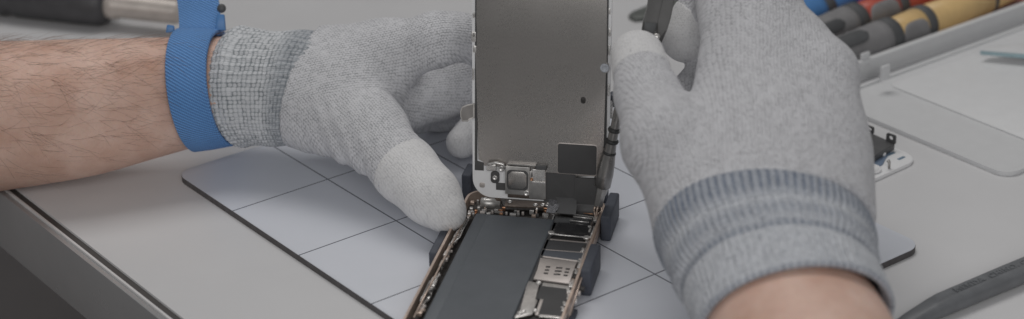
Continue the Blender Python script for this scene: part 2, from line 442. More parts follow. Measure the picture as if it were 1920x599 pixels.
# battery
bp = pxy([(896, 403), (1036, 409), (965, 602), (786, 602)], 6.3)
bL = [(bp[0][0], bp[0][1]), (bp[1][0], bp[1][1])]
x0b = (bp[0][0]+bp[3][0])/2; x1b = (bp[1][0]+bp[2][0])/2; yb = (bp[0][1]+bp[1][1])/2
bt = MB().prism(rrect(x0b, x1b, -136, yb, .8, 3), 1.7, 6.3, .7, seg=3).build('battery', M['battery'], ph, local=True)
MB().box(x0b+.7, x0b+6.0, -135, yb-.8, 6.25, 6.38, .05).build('wrap_fold', M['battery'], bt, local=True)
MB().prism([(x1b+.1, -136), (x1b+1.5, -136), (x1b+1.5, yb-2), (x1b+.1, yb-2)], 1.7, 5.6, .2).build('battery_frame', M['blackmat'], ph, local=True)

def plate(name, pts, z, th, mat, parent=ph, bev=.15, mi=0):
    return MB().prism(pxy(pts, z), z-th, z, bev).build(name, mat, parent, local=True)
def screw(parent, x, y, z, r, nrm=(0, 0, 1), name='screw', mat='silver', holder=None):
    """pan head screw with a cross recess, local mm"""
    o = np.array([x, y, z]); mb = MB(); mb.lathe(o, nrm, [(-.4, r), (.15, r), (.35, r*.85), (.38, r*.62), (.12, r*.5), (.12, 0)], n=16)
    s = mb.build(name, M[mat], parent, local=True)
    return s
# board under the shields
plate('logic_board', [(1038, 403), (1122, 411), (1060, 604), (975, 604)], 4.2, 2.4, M['darkpit'])
# shield 1: polished cover with raised silver rim
s1 = plate('shield_cover', [(1039, 405), (1115, 412), (1108, 446), (1026, 438)], 5.6, 2.0, M['mirror'], bev=.3)
def rail(name, pts, z, r, mat, parent):
    P = [pl(x, y, z) for x, y in pts]; return MB().tube(P, r, 8).build(name, mat, parent, local=True)
rail('shield_rim', [(1033, 402), (1039, 405), (1026, 439), (1045, 441), (1106, 447)], 5.75, .42, M['silver'], s1)
rail('shield_rim', [(1030, 400), (1060, 401), (1112, 408), (1115, 417), (1122, 420), (1114, 428), (1107, 447)], 5.8, .38, M['silver'], s1)
rail('spring_strip', [(1068, 414), (1104, 418)], 6.1, .35, M['silver'], s1)
rail('spring_strip', [(1075, 407), (1110, 411)], 6.3, .45, M['silver'], s1)
for (a, b) in ((1033, 437), (1100, 446)):
    q = pl(a, b, 5.8); MB().lathe(q, (0, 0, 1), [(-.8, 1.7), (.2, 1.7), (.45, 1.3), (.3, .8), (.3, 0)], n=16).build('shield_foot', M['silver'], s1, local=True)
# shield 2: two dark windows in a pale frame
s2 = plate('shield_frame', [(1023, 447), (1104, 455), (1090, 492), (1009, 481)], 5.4, 2.0, M['cream'], bev=.3)
plate('dark_window', [(1025, 450), (1101, 457), (1095, 473), (1018, 467)], 5.6, .5, M['dchip'], s2, .1)
plate('dark_window', [(1017, 469), (1094, 475), (1088, 489), (1013, 479)], 5.6, .5, M['dchip2'], s2, .1)
# sim bracket with slots
sb = plate('sim_bracket', [(1013, 484), (1082, 492), (1077, 503), (1068, 532), (1000, 523), (1008, 505)], 5.9, 1.0, M['cream'], bev=.2)
for i, (cx, cy, w_) in enumerate([(1028, 501, 8), (1026, 507, 8), (1024, 513, 8), (1049, 503, 12), (1047, 509, 13), (1045, 515, 13), (1065, 505, 8), (1063, 511, 8), (1061, 517, 8)]):
    w = w_/2; MB().prism(pxy([(cx-w, cy-1.6), (cx+w, cy-.9), (cx+w-1, cy+2), (cx-w-1, cy+1.3)], 5.95), 5.7, 5.94, .04).build('slot', M['darkpit' if i not in (4, 5) else 'mirror'], sb, local=True)
plate('gold_plate', [(1083, 498), (1097, 500), (1083, 532), (1070, 530)], 5.0, 1.0, M['gold'])
plate('flex_strip', [(1007, 488), (1012, 489), (998, 525), (993, 523)], 5.3, .6, M['pcb'])
# lower group
lp = plate('grey_bracket', [(989, 527), (1012, 532), (1003, 562), (1008, 563), (998, 590), (966, 597), (964, 594), (976, 583)], 5.9, .6, M['steel'])
for (x, y) in ((1010, 531), (1003, 583), (975, 588), (981, 585)): 
    q = pl(x, y, 6.1); screw(lp, q[0], q[1], 6.1, 1.3)
plate('graphite_pad', [(1014, 536), (1071, 543), (1056, 593), (1010, 590), (1018, 562), (1004, 560)], 5.6, 1.0, M['blackmat'])
plate('silver_strip', [(1018, 530), (1069, 537), (1068, 543), (1016, 537)], 5.3, .6, M['steel'])
plate('silver_strip', [(1011, 590), (1056, 594), (1055, 598), (1010, 594)], 5.7, .6, M['silver'])
plate('connector', [(1013, 561), (1019, 562), (1009, 591), (1003, 590)], 5.75, .8, M['cream'])
# top end: vibration motor, camera well, contacts
mo = MB(); a = pl(902, 381, 6.2); b = pl(938, 384, 6.2); mo.lathe(a, b-a, [(0, 2.4), (.3, 2.7), (6.5, 2.7), (6.8, 2.2), (7.2, 2.2), (7.4, 1.5), (9.5, 1.5), (9.5, 0)], n=20)
mo = mo.build('vibration_motor', M['steel'], ph, local=True)
a = pl(908, 381, 6.2); MB().lathe(a, b-a, [(0, 2.85), (1.0, 2.85)], n=20).build('motor_clip', M['silver'], mo, local=True)
plate('top_cover', [(938, 372), (1030, 376), (1028, 392), (946, 391)], 5.2, 1.2, M['darkpit'])
plate('top_bracket', [(948, 376), (1000, 378), (1022, 381), (1020, 389), (986, 389), (946, 387)], 6.0, .8, M['toolbrown'])
for (x, y) in ((956, 379), (1004, 385), (1018, 385)): q = pl(x, y, 6.2); screw(ph, q[0], q[1], 6.2, 1.4, mat='toolgrey')
for i, (x, y, w, h_, mk) in enumerate([(886, 378, 7, 4, 'gold'), (884, 390, 6, 4, 'silver'), (893, 394, 5, 3, 'copper'), (905, 397, 9, 3, 'cream'), (916, 400, 7, 3, 'silver'),
        (940, 400, 6, 3, 'copper'), (962, 401, 12, 3, 'silver'), (972, 400, 5, 3, 'steel'), (1001, 403, 8, 2.5, 'gold'), (1006, 396, 3, 6, 'gold'), (1007, 391, 4, 3, 'silver'), (1024, 403, 9, 5, 'silver'), (898, 388, 5, 4, 'silver'), (888, 400, 4, 4, 'steel'), (880, 397, 4, 5, 'cream'), (950, 398, 4, 2, 'cream')]):
    plate('contact', [(x-w/2, y-h_/2), (x+w/2, y-h_/2+.5), (x+w/2-.6, y+h_/2+.3), (x-w/2-.6, y+h_/2)], 5.6+.12*(i % 4), 1.6, M[mk], bev=.2)
ck = plate('connector_cover', [(1080, 373), (1119, 377), (1114, 399), (1077, 396)], 6.6, 2.0, M['blackmat'], bev=.3)
plate('copper_edge', [(1080, 395), (1113, 399), (1112, 402), (1079, 398)], 5.9, .5, M['copper'], ck)
plate('flex_tail', [(1048, 372), (1080, 374), (1076, 404), (1042, 400)], 5.9, .4, M['blackmat'])
r_ = random.Random(21)
for i in range(34):
    x, y = r_.uniform(886, 1030), r_.uniform(390, 404) if r_.random() < .7 else r_.uniform(374, 390)
    if 900 < x < 946 and y < 389: continue
    if 946 < x < 1024 and 374 < y < 391: continue
    q = pl(x, y, 5.4); a, b = r_.uniform(.35, 1.1), r_.uniform(.3, .8); zt_ = r_.uniform(5.0, 5.9)
    mb = MB().box(q[0]-a, q[0]+a, q[1]-b, q[1]+b, 3.6, zt_, .12)
    mb.build('component', M[r_.choice(['silver', 'cream', 'steel', 'copper', 'gold', 'silver', 'black'])], ph, local=True)
rail('inner_ledge', [(872, 412), (833, 486), (806, 537), (776, 596)], 6.5, .45, M['gold'], ph)
rail('inner_ledge', [(1127, 412), (1108, 470), (1092, 518), (1068, 592)], 6.5, .4, M['gold'], ph)
for (x, y, w_, h_, mk) in ((1118, 424, 5, 7, 'silver'), (1116, 440, 4, 8, 'toolbrown'), (1110, 456, 4, 10, 'cream'), (1104, 474, 4, 9, 'toolbrown'), (1099, 489, 5, 5, 'darkpit'), (1092, 540, 8, 6, 'darkpit'), (1085, 548, 7, 5, 'cream'), (1079, 562, 6, 8, 'silver'), (1072, 580, 5, 7, 'toolbrown')):
    plate('side_contact', [(x-w_/2+1, y-h_/2), (x+w_/2+1, y-h_/2+.6), (x+w_/2-1, y+h_/2+.6), (x-w_/2-1, y+h_/2)], 6.0, 1.5, M[mk], bev=.2)
# side rails: catches, springs and switch brackets
def bits(path, n_, seed, inward):
    r = random.Random(seed); P = [pl(x, y, 5.5) for x, y in path]
    L = [np.linalg.norm(P[i+1]-P[i]) for i in range(len(P)-1)]; T = sum(L)
    for i in range(n_):
        s_ = T*(i+.5+r.uniform(-.3, .3))/n_; k = 0
        while s_ > L[k] and k < len(L)-1: s_ -= L[k]; k += 1
        q = P[k]+(P[k+1]-P[k])*s_/L[k]
        wx, wy = r.uniform(.5, 1.1), r.uniform(.8, 3.2); z = r.uniform(4.6, 6.3); ox = r.uniform(-.6, .6)
        mb = MB(); mb.box(q[0]+ox-wx, q[0]+ox+wx, q[1]-wy, q[1]+wy, z-1.5, z, .25)
        if r.random() < .5: mb.lathe((q[0]+ox+inward*.8, q[1]+wy, z-.2), (0, 0, 1), [(-.6, .8), (.1, .8), (.3, .5), (.3, 0)], n=10)
        mb.build('catch', M[r.choice(['silver', 'cream', 'silver', 'steel', 'gold', 'cream', 'darkpit'])], ph, local=True)
bits([(881, 398), (851, 450), (829, 496), (806, 545), (785, 590)], 44, 3, 1)
bits([(1117, 408), (1103, 445), (1088, 490), (1052, 592)], 34, 5, -1)
rail('spring_wire', [(879, 412), (868, 432), (862, 446), (852, 455)], 6.2, .28, M['silver'], ph)
rail('spring_wire', [(846, 462), (834, 487), (829, 494)], 6.1, .35, M['cream'], ph)
rail('spring_wire', [(806, 528), (793, 556), (788, 566)], 6.1, .5, M['steel'], ph)

# ------------------------------------------------------------------ upright screen
SA = math.radians(-11)
so = at(885, 366, 962.0)
sx = np.array([math.cos(SA), math.sin(SA), 0]); lean = math.radians(5.5)
sz = np.array([-math.sin(SA)*math.sin(lean), math.cos(SA)*math.sin(lean), math.cos(lean)])
sn = np.cross(sx, sz)           # toward the viewer
def spx(x, y, off=0.0):
    """photo pixel on the screen's back -> (x, z) in the screen's own mm"""
    p0 = so+sn*off; d = ray(x, y); w = CAM+d*(((p0-CAM)@sn)/(d@sn))-p0
    return (w@sx, w@sz)
sc = thing('phone_screen', so, 'phone screen panel stood upright showing its bare metal back and white bezel', 'phone screen', rz=SA)
sc.rotation_euler = (-lean, 0, SA)
SM = Matrix(((1, 0, 0, 0), (0, 0, -1, 0), (0, 1, 0, 0), (0, 0, 0, 1)))    # prism xy -> screen xz, thickness toward the viewer (-y)
def splate(name, pts, t0, t1, mat, parent=None, bev=.12, raw=False, seg=2):
    P = pts if raw else [spx(x, y, t1) for x, y in pts]
    return MB().prism(P, t0, t1, bev, seg=seg, M=SM).build(name, mat, parent or sc, local=True)
lx = [spx(885.5, y)[0] for y in (0, 300)]; rx = [spx(x, y)[0] for x, y in ((1148, 0), (1141, 300))]
XL, XR = sum(lx)/2, sum(rx)/2
zb = spx(950, 373)[1]
SH = 138.0
splate('bezel', rrect(XL, XR, zb, zb+SH, 9.5, 10), -1.6, 0.0, M['white'], bev=.35, raw=True)
bz = lambda x, y: spx(x, y, .6)
# black gasket strips
splate('gasket', [(891, -150), (897, -150), (894.5, 303), (907, 306), (907, 321), (890, 320)], .01, .35, M['blackmat'])
splate('gasket', [(1138, -150), (1144, -150), (1136, 330), (1120, 340), (1110, 340), (1120, 325), (1129, 300)], .01, .35, M['blackmat'])
# metal back plate
bpx = [(896, -150), (1140, -150), (1136.5, 118), (1141, 120), (1141, 136), (1135, 138), (1131, 330), (1046, 335), (1025, 322), (945, 314), (908, 312), (907, 304), (897, 300), (893, 150), (891, 100), (894.5, 98), (894.5, 60), (893, 40)]
splate('backplate', bpx, .02, .75, M['plate'], bev=.25)
hole = spx(1093.5, 189, .8)
splate('oval_hole', rrect(hole[0]-1.2, hole[0]+1.2, hole[1]-1.7, hole[1]+1.7, 1.15, 5), .6, .79, M['darkpit'], bev=.05, raw=True)
d = spx(1134, 128, .8); MB().lathe((d[0], -.75, d[1]), (0, -1, 0), [(0, 2.2), (.6, 2.2), (.9, 1.9), (.9, 1.3), (.6, 1.1), (.6, 0)], n=22).build('rubber_dot', M['rubberdot'], sc, local=True)
for (x, y, w, h_) in ((888, 70, 2.2, 5), (888.5, 66, 1.3, 2.5), (890, 93, 1.6, 3.4), (1142.5, 22, 1.0, 3), (1143, 62, 1.0, 4), (888, 30, .9, 2.5), (887, 140, .8, 6), (1142, 95, .9, 5), (1141, 170, .9, 6)):
    q = spx(x, y, .9); splate('tab', rrect(q[0]-w/2, q[0]+w/2, q[1]-h_/2, q[1]+h_/2, .4, 2), .1, .95, M['silver'], bev=.12, raw=True)
# stickers
def quad(pts, off, r=.9):
    P = [spx(x, y, off) for x, y in pts]; x0 = min(p[0] for p in P); x1 = max(p[0] for p in P); z0 = min(p[1] for p in P); z1 = max(p[1] for p in P)
    return rrect(x0, x1, z0, z1, r, 4)
def srect(name, x0, y0, x1, y1, t0, t1, mat, r=.6, parent=None, bev=.1):
    A = spx(x0, y0, t1); B = spx(x1, y1, t1)
    return splate(name, rrect(min(A[0], B[0]), max(A[0], B[0]), min(A[1], B[1]), max(A[1], B[1]), r, 4), t0, t1, mat, parent, bev, raw=True)
srect('sticker_edge', 1045, 268, 1119, 332, .7, .82, M['cream'], 1.3)
srect('black_sticker', 1046, 270, 1118, 330, .8, .95, M['blackmat'], 1.2)
srect('black_pad', 1077, 334, 1123, 386, .2, 1.6, M['blackmat'], 1.2)
# speaker and camera bracket group
srect('lower_strip', 952, 364, 1024, 376, .3, 1.4, M['toolbrown'], .4)
sbk = srect('speaker_bracket', 947, 312, 993, 368, .6, 2.6, M['steel'], .5, bev=.25)
srect('speaker_gasket', 950, 319, 990, 359, 2.5, 2.75, M['blackmat'], 2.0, sbk)
A = spx(953, 322, 2.9); B = spx(987, 356, 2.9); ax0, ax1, az0, az1 = A[0], B[0], B[1], A[1]; c_ = 1.6
splate('speaker_window', [(ax0+c_, az0), (ax1-c_, az0), (ax1, az0+c_), (ax1, az1-c_), (ax1-c_, az1), (ax0+c_, az1), (ax0, az1-c_), (ax0, az0+c_)], 2.6, 2.95, M['plate'], sbk, .15, raw=True)
srect('bracket_side', 992, 322, 1023, 375, .6, 2.2, M['steel'], .4)
srect('bracket_step', 996, 318, 1022, 341, 2.0, 3.0, M['silver'], .4, bev=.3)
srect('bright_edge', 997, 341, 1023, 346, 2.1, 3.1, M['silver'], .2)
srect('black_block', 1004, 311, 1024, 321, .5, 3.2, M['black'], .4, bev=.3)
srect('ribbed_strip', 951, 308, 1006, 314, .6, 2.9, M['toolgrey'], .3)
sl = srect('hinge_clip', 912, 309, 930, 322, .5, 2.4, M['silver'], .5, bev=.35)
A = spx(914, 309, 2.6); B = spx(930, 306, 2.6); D = spx(943, 309, 2.6); E_ = spx(946, 316, 2.6)
MB().tube([(p[0], -2.6, p[1]) for p in (A, B, D, E_)], .75, 10).build('clip_wire', M['silver'], sl, local=True)
srect('black_ear', 920, 322, 936, 345, .1, 1.0, M['blackmat'], 1.6)
def sscrew(x, y, off, r, mat='silver'):
    q = spx(x, y, off); MB().lathe((q[0], -off, q[1]), (0, -1, 0), [(-.6, r), (.2, r), (.45, r*.85), (.5, r*.6), (.2, r*.45), (.2, 0)], n=18).build('screw', M[mat], sc, local=True)
sscrew(928, 334, 1.1, 1.25); sscrew(940, 317, 2.4, 1.5); sscrew(987, 363, 2.6, 1.5); sscrew(997, 337, 3.0, .8, 'copper')
srect('black_foam', 930, 344, 947, 358, .05, .8, M['blackmat'], .2)
srect('bezel_mark', 899, 343, 909, 353, .0, .12, M['cream'], .8)
MB().tube([(spx(x, y, 3.2)[0], -3.2, spx(x, y, 3.2)[1]) for x, y in ((997, 318), (997, 332))], .4, 8).build('contact_pin', M['steel'], sc, local=True)
# black flex cables curling from the screen down to the board
def ribbon(name, pts, w, mat, parent, th=.25):
    """pts: (px, py, depth) centre line, w: half width in mm per point"""
    mb = MB(); R = []
    for i, (x, y, t_) in enumerate(pts):
        c = at(x, y, t_); a = np.array([*sx]); ww = w[i]
        tdir = at(*pts[min(i+1, len(pts)-1)])-at(*pts[max(i-1, 0)]); nn = np.cross(a, tdir); nn /= np.linalg.norm(nn)
        R.append([c-a*ww-nn*th, c+a*ww-nn*th, c+a*ww+nn*th, c-a*ww+nn*th])
    mb.rings(R, smooth=False); return mb.build(name, mat, parent, auto=60)
srect('flex_base', 1020, 325, 1078, 383, .3, 1.2, M['blackmat'], .6)
fb = ribbon('flex_cable', [(1058, 322, 961), (1057, 340, 958), (1054, 352, 955), (1060, 366, 953), (1064, 384, 951), (1062, 402, 950)], [7.2, 7.4, 6.0, 5.2, 4.6, 4.6], M['black'], sc)
ribbon('flex_fold', [(1062, 326, 958), (1056, 332, 956.5), (1048, 345, 954.5), (1052, 362, 953.0)], [5.5, 5.0, 2.4, .5], M['mirror'], sc)
ribbon('shiny_tape', [(1063, 325.5, 957), (1060, 330, 956.2)], [5.5, 5.0], M['steel'], sc, .2)
ribbon('foil_tape', [(1038, 366, 957), (1040, 378, 953), (1037, 390, 951), (1032, 400, 950)], [2.6, 2.9, 2.7, 2.2], M['foil'], sc)

# ------------------------------------------------------------------ phone holder: base, jaw blocks, rear arm with clips
hd = thing('phone_holder', (hl[0], hl[1], 0), 'dark phone holder whose upright jaw blocks grip both long sides of the phone', 'holder', rz=PA)
hinv = np.array(wmat(hd).inverted())
MB().box(6, PW-6, -118, -8, .05, 2.95, .4).build('base_plate', M['holder'], hd, local=True)
for yy in (-14, -42, -100): MB().box(-2, PW+2, yy-4, yy+4, .1, 2.2, .3).build('cross_bar', M['holder'], hd, local=True)
def jaw(px_, z_, side, ln, hgt, th=5.0):
    w = onz(*px_, z_)*MM; q = (hinv[:3, :3]@w+hinv[:3, 3])/MM
    x = PW+.35 if side > 0 else -.35-th
    mb = MB().prism([(x, q[1]), (x+th, q[1]), (x+th, q[1]+ln), (x, q[1]+ln)], .15, hgt, 1.0, seg=3)
    return mb.build('jaw_block', M['holder'], hd, local=True)
jaw((1143, 455), 0.0, 1, 27, 13.5)
jaw((1105, 558), 0.0, 1, 27, 13.5)
jaw((813, 505), 0.0, -1, 25, 8.5, 4.2)
jaw((878, 380), 0.0, -1, 14, 15)
# rear arm behind the screen that carries two spring clips
ra = at(905, 330, 985); rb_ = at(1130, 330, 978)
mb = MB(); mb.tube([(ra[0], ra[1], 1), (ra[0], ra[1], 60), at(900, 205, 965)], 3.0, 12); mb.tube([(rb_[0], rb_[1], 1), (rb_[0], rb_[1], 60), at(1138, 205, 962)], 3.0, 12); mb.build('rear_arm', M['holder'], hd)
for (x, y, t_) in ((1148, 190, 951),):
    c = at(x, y, t_); MB().lathe(c, -sn, [(-1, 2.5), (0, 3.3), (5, 3.3), (6, 2.4)], n=20).build('pivot_knob', M['holder'], hd)
def clip(side, P, mat):
    mb = MB(); R = []
    for (x, y, t_, w) in P:
        c = at(x, y, t_); R.append([c+UPV*w-FWD*.4, c+UPV*w+FWD*.4, c-UPV*w+FWD*.4, c-UPV*w-FWD*.4])
    mb.rings(R, smooth=False); mb.build('spring_clip', mat, hd)
cc = at(873, 213, 945)
CM = Matrix(((RGT[0], UPV[0], -FWD[0], cc[0]), (RGT[1], UPV[1], -FWD[1], cc[1]), (RGT[2], UPV[2], -FWD[2], cc[2]), (0, 0, 0, 1)))
cpx = [(890, 194), (876, 197), (866, 201), (862.5, 210), (863, 220), (866, 229), (877, 229), (882, 224), (890, 222)]
MB().prism([((x-873)*941/FPX, (213-y)*941/FPX) for x, y in cpx], -.6, .2, .15, M=CM).build('spring_clip', M['clipedge'], hd)
MB().prism([((873+(x-873)*.82-873)*941/FPX, (213-213-(y-213)*.84)*941/FPX) for x, y in cpx], .19, .35, .05, M=CM).build('clip_pad', M['clipface'], hd)
clip(1, [(1139, 210, 946, 3.6), (1143, 206, 943, 4.2), (1148, 207, 944, 4.4), (1150, 210, 950, 3.8)], M['silver'])

# ------------------------------------------------------------------ the person: forearms and gloves
pr = thing('person', (-100, -60, TZ), 'person with bare forearms and light grey knitted gloves working on the opened phone', 'person')
def ring(px_, py_, t_, tilt, yawd, ra_, rb2, n=72, f=None):
    """ring of a limb: tilt in the picture, yawd how far its axis turns toward the viewer"""
    a_, b_ = math.radians(tilt), math.radians(yawd)
    u = math.cos(a_)*UPV+math.sin(a_)*RGT
    ax = math.cos(b_)*(math.cos(a_)*RGT-math.sin(a_)*UPV)-math.sin(b_)*FWD
    v = np.cross(u, ax); c = at(px_, py_, t_); out = []
    for j in range(n):
        th = 2*PI*j/n; k = 1+(f(th) if f else 0)
        out.append(c+u*math.cos(th)*ra_*k+v*math.sin(th)*rb2*k)
    return out
def lerp_keys(keys, m):
    """smooth the listed rings into m rings (Catmull-Rom)"""
    K = np.array(keys, float); out = []
    for i in range(m):
        s_ = i/(m-1)*(len(K)-1); k = min(int(s_), len(K)-2); t_ = s_-k
        p0, p1, p2, p3 = K[max(k-1, 0)], K[k], K[k+1], K[min(k+2, len(K)-1)]
        out.append(.5*((2*p1)+(-p0+p2)*t_+(2*p0-5*p1+4*p2-p3)*t_**2+(-p0+3*p1-3*p2+p3)*t_**3))
    return out
# left forearm
AL = [(-900, 268, 1000, 6, 2, 52, 50), (-450, 254, 1004, 6, 2, 47.5, 45), (-170, 236, 1010, 5, 2, 42.5, 40), (-60, 226, 1006, 6, 2, 40.8, 38), (0, 220, 1004, 7, 2, 38.7, 37), (100, 211, 1004, 8, 3, 37.0, 34), (200, 201, 1005, 8, 4, 34.8, 31), (300, 185, 1010, 7, 6, 31.2, 28),
      (370, 174, 1016, 4, 8, 28.4, 25), (430, 168, 1018, 2, 12, 27.0, 24), (520, 166, 1012, 2, 12, 25, 22)]
arm_keys = lerp_keys(AL, 80)
def armf(th): return .012*math.sin(2*th+.6)+.008*math.sin(3*th)
R = [ring(*k, n=80, f=armf) for k in arm_keys]
fa = MB().rings(R, smooth=True).build('forearm', M['skin'], pr); tag(fa, 'hairy left forearm wearing a blue strap')
# hair lying along the skin, mostly toward the hand and the viewer's side
hb = MB(); rr = random.Random(11)
for i in range(1050):
    u_ = rr.uniform(.24, .84); k = u_*(len(R)-1); k0 = int(k); th = rr.gauss(-1.0, .8)
    if not -2.7 < th < .5: continue
    j = (th/(2*PI)*80) % 80; j0 = int(j)
    c = np.mean(R[k0], axis=0); p = R[k0][j0]*(1-(j-j0))+R[k0][(j0+1) % 80]*(j-j0)
    p2 = R[min(k0+1, 79)][j0]*(1-(j-j0))+R[min(k0+1, 79)][(j0+1) % 80]*(j-j0); p = p+(p2-p)*(k-k0)
    nrm = (p-c)/np.linalg.norm(p-c); al = np.mean(R[min(k0+1, 79)], axis=0)-c; al /= np.linalg.norm(al); ar = np.cross(nrm, al)
    L = rr.uniform(9, 25); cu = rr.uniform(-.75, .75); a_ = rr.gauss(.28, .36); tw = rr.uniform(.55, 1.15); lift = rr.uniform(.06, .34)
    pts = []; q = p-nrm*.2
    for s_ in range(6):
        pts.append(q.copy()); a_ += cu/6
        dv = al*math.cos(a_)+ar*math.sin(a_)*-1+nrm*lift*(1-.32*s_); q = q+dv*L/6
        rc = np.linalg.norm(q-c-al*((q-c)@al)); 
    hb.tube(pts, [x*tw*.85 for x in (.06, .06, .055, .05, .04, .02)], 3)
ah = hb.build('arm_hair', M['hair'], fa); tag(ah, kind='stuff')

# left glove
lg = thing('glove', (0, 0, 0), None, None); lg.parent = pr; lg.location = (0, 0, 0)
def J(*q): return at(*q)
def fl(n_, k): return (n_/np.linalg.norm(n_), k)
hn = -FWD*.75+UPV*.5
LH = [(J(562, 168, 1014), J(640, 172, 1006), 30.6, 30.4, fl(hn, 1.12), 0),
      (J(590, 118, 1016), J(722, 104, 1006), 18, 17.0, None, 0),
      (J(590, 165, 1008), J(698, 152, 1008), 20, 17, None, 0),
      (J(600, 212, 1000), J(690, 246, 984), 20.5, 18.0, None, 1),
      (J(690, 246, 984), J(762, 322, 962), 18.0, 14.4, None, 1),
      (J(762, 322, 962), J(808, 368, 950), 14.2, 12.5, None, 1),
      (J(808, 368, 950), J(837, 400, 945), 12.5, 9.3, None, 1),
      (J(722, 104, 1006), J(822, 74, 992), 17.0, 12.4, None, 2),
      (J(822, 74, 992), J(866, 68, 1000), 12.2, 9.6, None, 2),
      (J(866, 68, 1000), J(918, 110, 1012), 9.6, 9.0, None, 2),
      (J(725, 205, 1020), J(830, 165, 1038), 15, 15.0, None, 3),
      (J(830, 165, 1038), J(905, 125, 1038), 15, 14.0, None, 3),
      (J(905, 125, 1038), J(930, 235, 1020), 12.0, 9.0, None, -3),
      (J(720, 215, 1034), J(835, 203, 1066), 14, 11.0, None, 5),
      (J(835, 203, 1066), J(905, 195, 1056), 11, 10.0, None, 5),
      (J(890, 170, 1040), J(915, 215, 1034), 10.0, 9.0, None, -4),
      (J(915, 215, 1034), J(866, 268, 1026), 9.0, 7.9, None, -4)]
def folds(P):
    w = P-J(735, 300, 966); s_ = w@(np.array(J(810, 368, 950)-J(690, 246, 984))/np.linalg.norm(J(810, 368, 950)-J(690, 246, 984)))
    r_ = np.linalg.norm(w, axis=1); a = .4*np.sin(s_*1.0)*np.exp(-(r_/22)**2)
    w = P-J(668, 285, 985); s2 = w@RGT; a += .8*np.sin(s2*.75+(w@UPV)*.3)*np.exp(-(np.linalg.norm(w, axis=1)/24)**2)
    w = P-J(757, 205, 1000); a += .5*np.sin((w@(RGT*.6+UPV*.8))*.8)*np.exp(-(np.linalg.norm(w, axis=1)/20)**2)
    return a
sdf_object('knitted_shell', LH, M['glove'], lg, k=9, h=1.35, extra=folds, clip=(J(574, 166, 1012), -(math.cos(.26)*(math.cos(.25)*RGT-math.sin(.25)*UPV)-math.sin(.26)*FWD)), frames={0: (J(560, 168, 1014), J(735, 120, 1006)), 1: (J(640, 190, 1000), J(810, 368, 950)), 3: (J(720, 165, 1022), J(890, 150, 1034))})
cdir = J(810, 368, 950)-J(690, 246, 984); cdir /= np.linalg.norm(cdir)
cN = cdir*.92+(-UPV*.25+RGT*.3); cN = cdir
sdf_object('fingertip_coating', [p for p in LH if p[5] == 1][1:], M['coat'], lg, k=9, h=1.2, grow=.22, clip=(J(752, 312, 963), -cN))
td = J(866, 268, 1026)-J(915, 215, 1034); td /= np.linalg.norm(td)
sdf_object('fingertip_coating', LH[-1:], M['coat'], lg, k=3, h=1.0, grow=.4, clip=(J(905, 225, 1032), -td))
# left cuff: ribbed tube with a rolled hem
CK = [(440, 164, 1022, 0, 26, 27.6, 25.5), (447, 163, 1020, 1, 24, 30.4, 27.5), (460, 163, 1019, 2, 22, 31.2, 28), (484, 165, 1016, 5, 19, 29.6, 26.5), (520, 167, 1013, 8, 16, 29.6, 26.2), (560, 167, 1011, 13, 14, 30.2, 26.6), (600, 170, 1008, 16, 13, 27.0, 24)]
ck_ = lerp_keys(CK, 54); cl = [0]
for i in range(1, len(ck_)): cl.append(cl[-1]+abs(ck_[i][0]-ck_[i-1][0])/3.62)
def cf(i): return lambda th: .011*math.sin(44*th)+.012*math.sin(3*th+i*.12)*math.sin(i*.25)+.008*math.sin(i*.55+2*th)
n_ = 264
mb = MB(); R = [ring(*[*ck_[i]], n=n_, f=cf(i)) for i in range(len(ck_))]
inn = [ring(446, 165, 1021, 0, 25, 27.0, 24.0, n=n_), ring(440.5, 164.5, 1022, 0, 26, 25.6, 23.2, n=n_)]
R = [ring(462, 166, 1018, 2, 22, 26.0, 23.2, n=n_)]+[inn[1]]+R
KN = []
for i, r_ in enumerate(R):
    for j in range(n_): KN.append((cl[max(i-2, 0)]+.01, j/n_*2*PI*28, 0))
mb.rings(R, cap0=False, cap1=False, kn=KN); mb.build('cuff', M['cuff'], lg)

# ------------------------------------------------------------------ wrist strap on the left forearm
ws = thing('wrist_strap', at(365, 290, 1010), 'blue woven antistatic wrist strap with its tail rising behind the left forearm', 'wrist strap')
SK = []
mb = MB(); n_ = 120; W = 13; R = []; KN = []
strapk = [(350, 170, 1013, -7, 11, 31.4, 28.6), (424, 165, 1017, -6, 13, 29.6, 27.0)]
prof = [(0, -1.2), (0, .2), (.03, .75), (.5, 1.0), (.97, .75), (1, .2), (1, -1.2)]
for s_, o_ in prof+[(.5, -1.3)]:
    k = np.array(strapk[0])*(1-s_)+np.array(strapk[1])*s_; k[5] += o_; k[6] += o_
    R.append(ring(*k, n=n_)); KN += [(s_*23, j/n_*2*PI*30, 0) for j in range(n_)]
R.append(R[0]); KN += KN[:n_]
mb.rings(R, cap0=False, cap1=False, kn=KN); mb.build('band', M['strap'], ws)
tl = [(374, 66, 1019, 11.2), (375, 50, 1025, 11.4), (374, 25, 1030, 11.5), (371, 0, 1034, 11.6), (367, -40, 1040, 11.6), (362, -120, 1052, 11.6)]
mb = MB(); R = []; KN = []
for i, (x, y, t_, w) in enumerate(tl):
    c = at(x, y, t_); a_ = RGT*.97+UPV*-.05-FWD*.18
    R.append([c-a_*w-FWD*.7, c-a_*(w-.4)-FWD*1.0, c+a_*(w-.4)-FWD*1.0, c+a_*w-FWD*.7, c+a_*w+FWD*.7, c-a_*w+FWD*.7])
    KN += [(q, i*9+.1, 0) for q in (0, .4, 22, 23, 23, 0)]
mb.rings(R, kn=KN, smooth=False); mb.build('tail', M['strap'], ws)
c = at(318, 54, 1019); mb = MB()
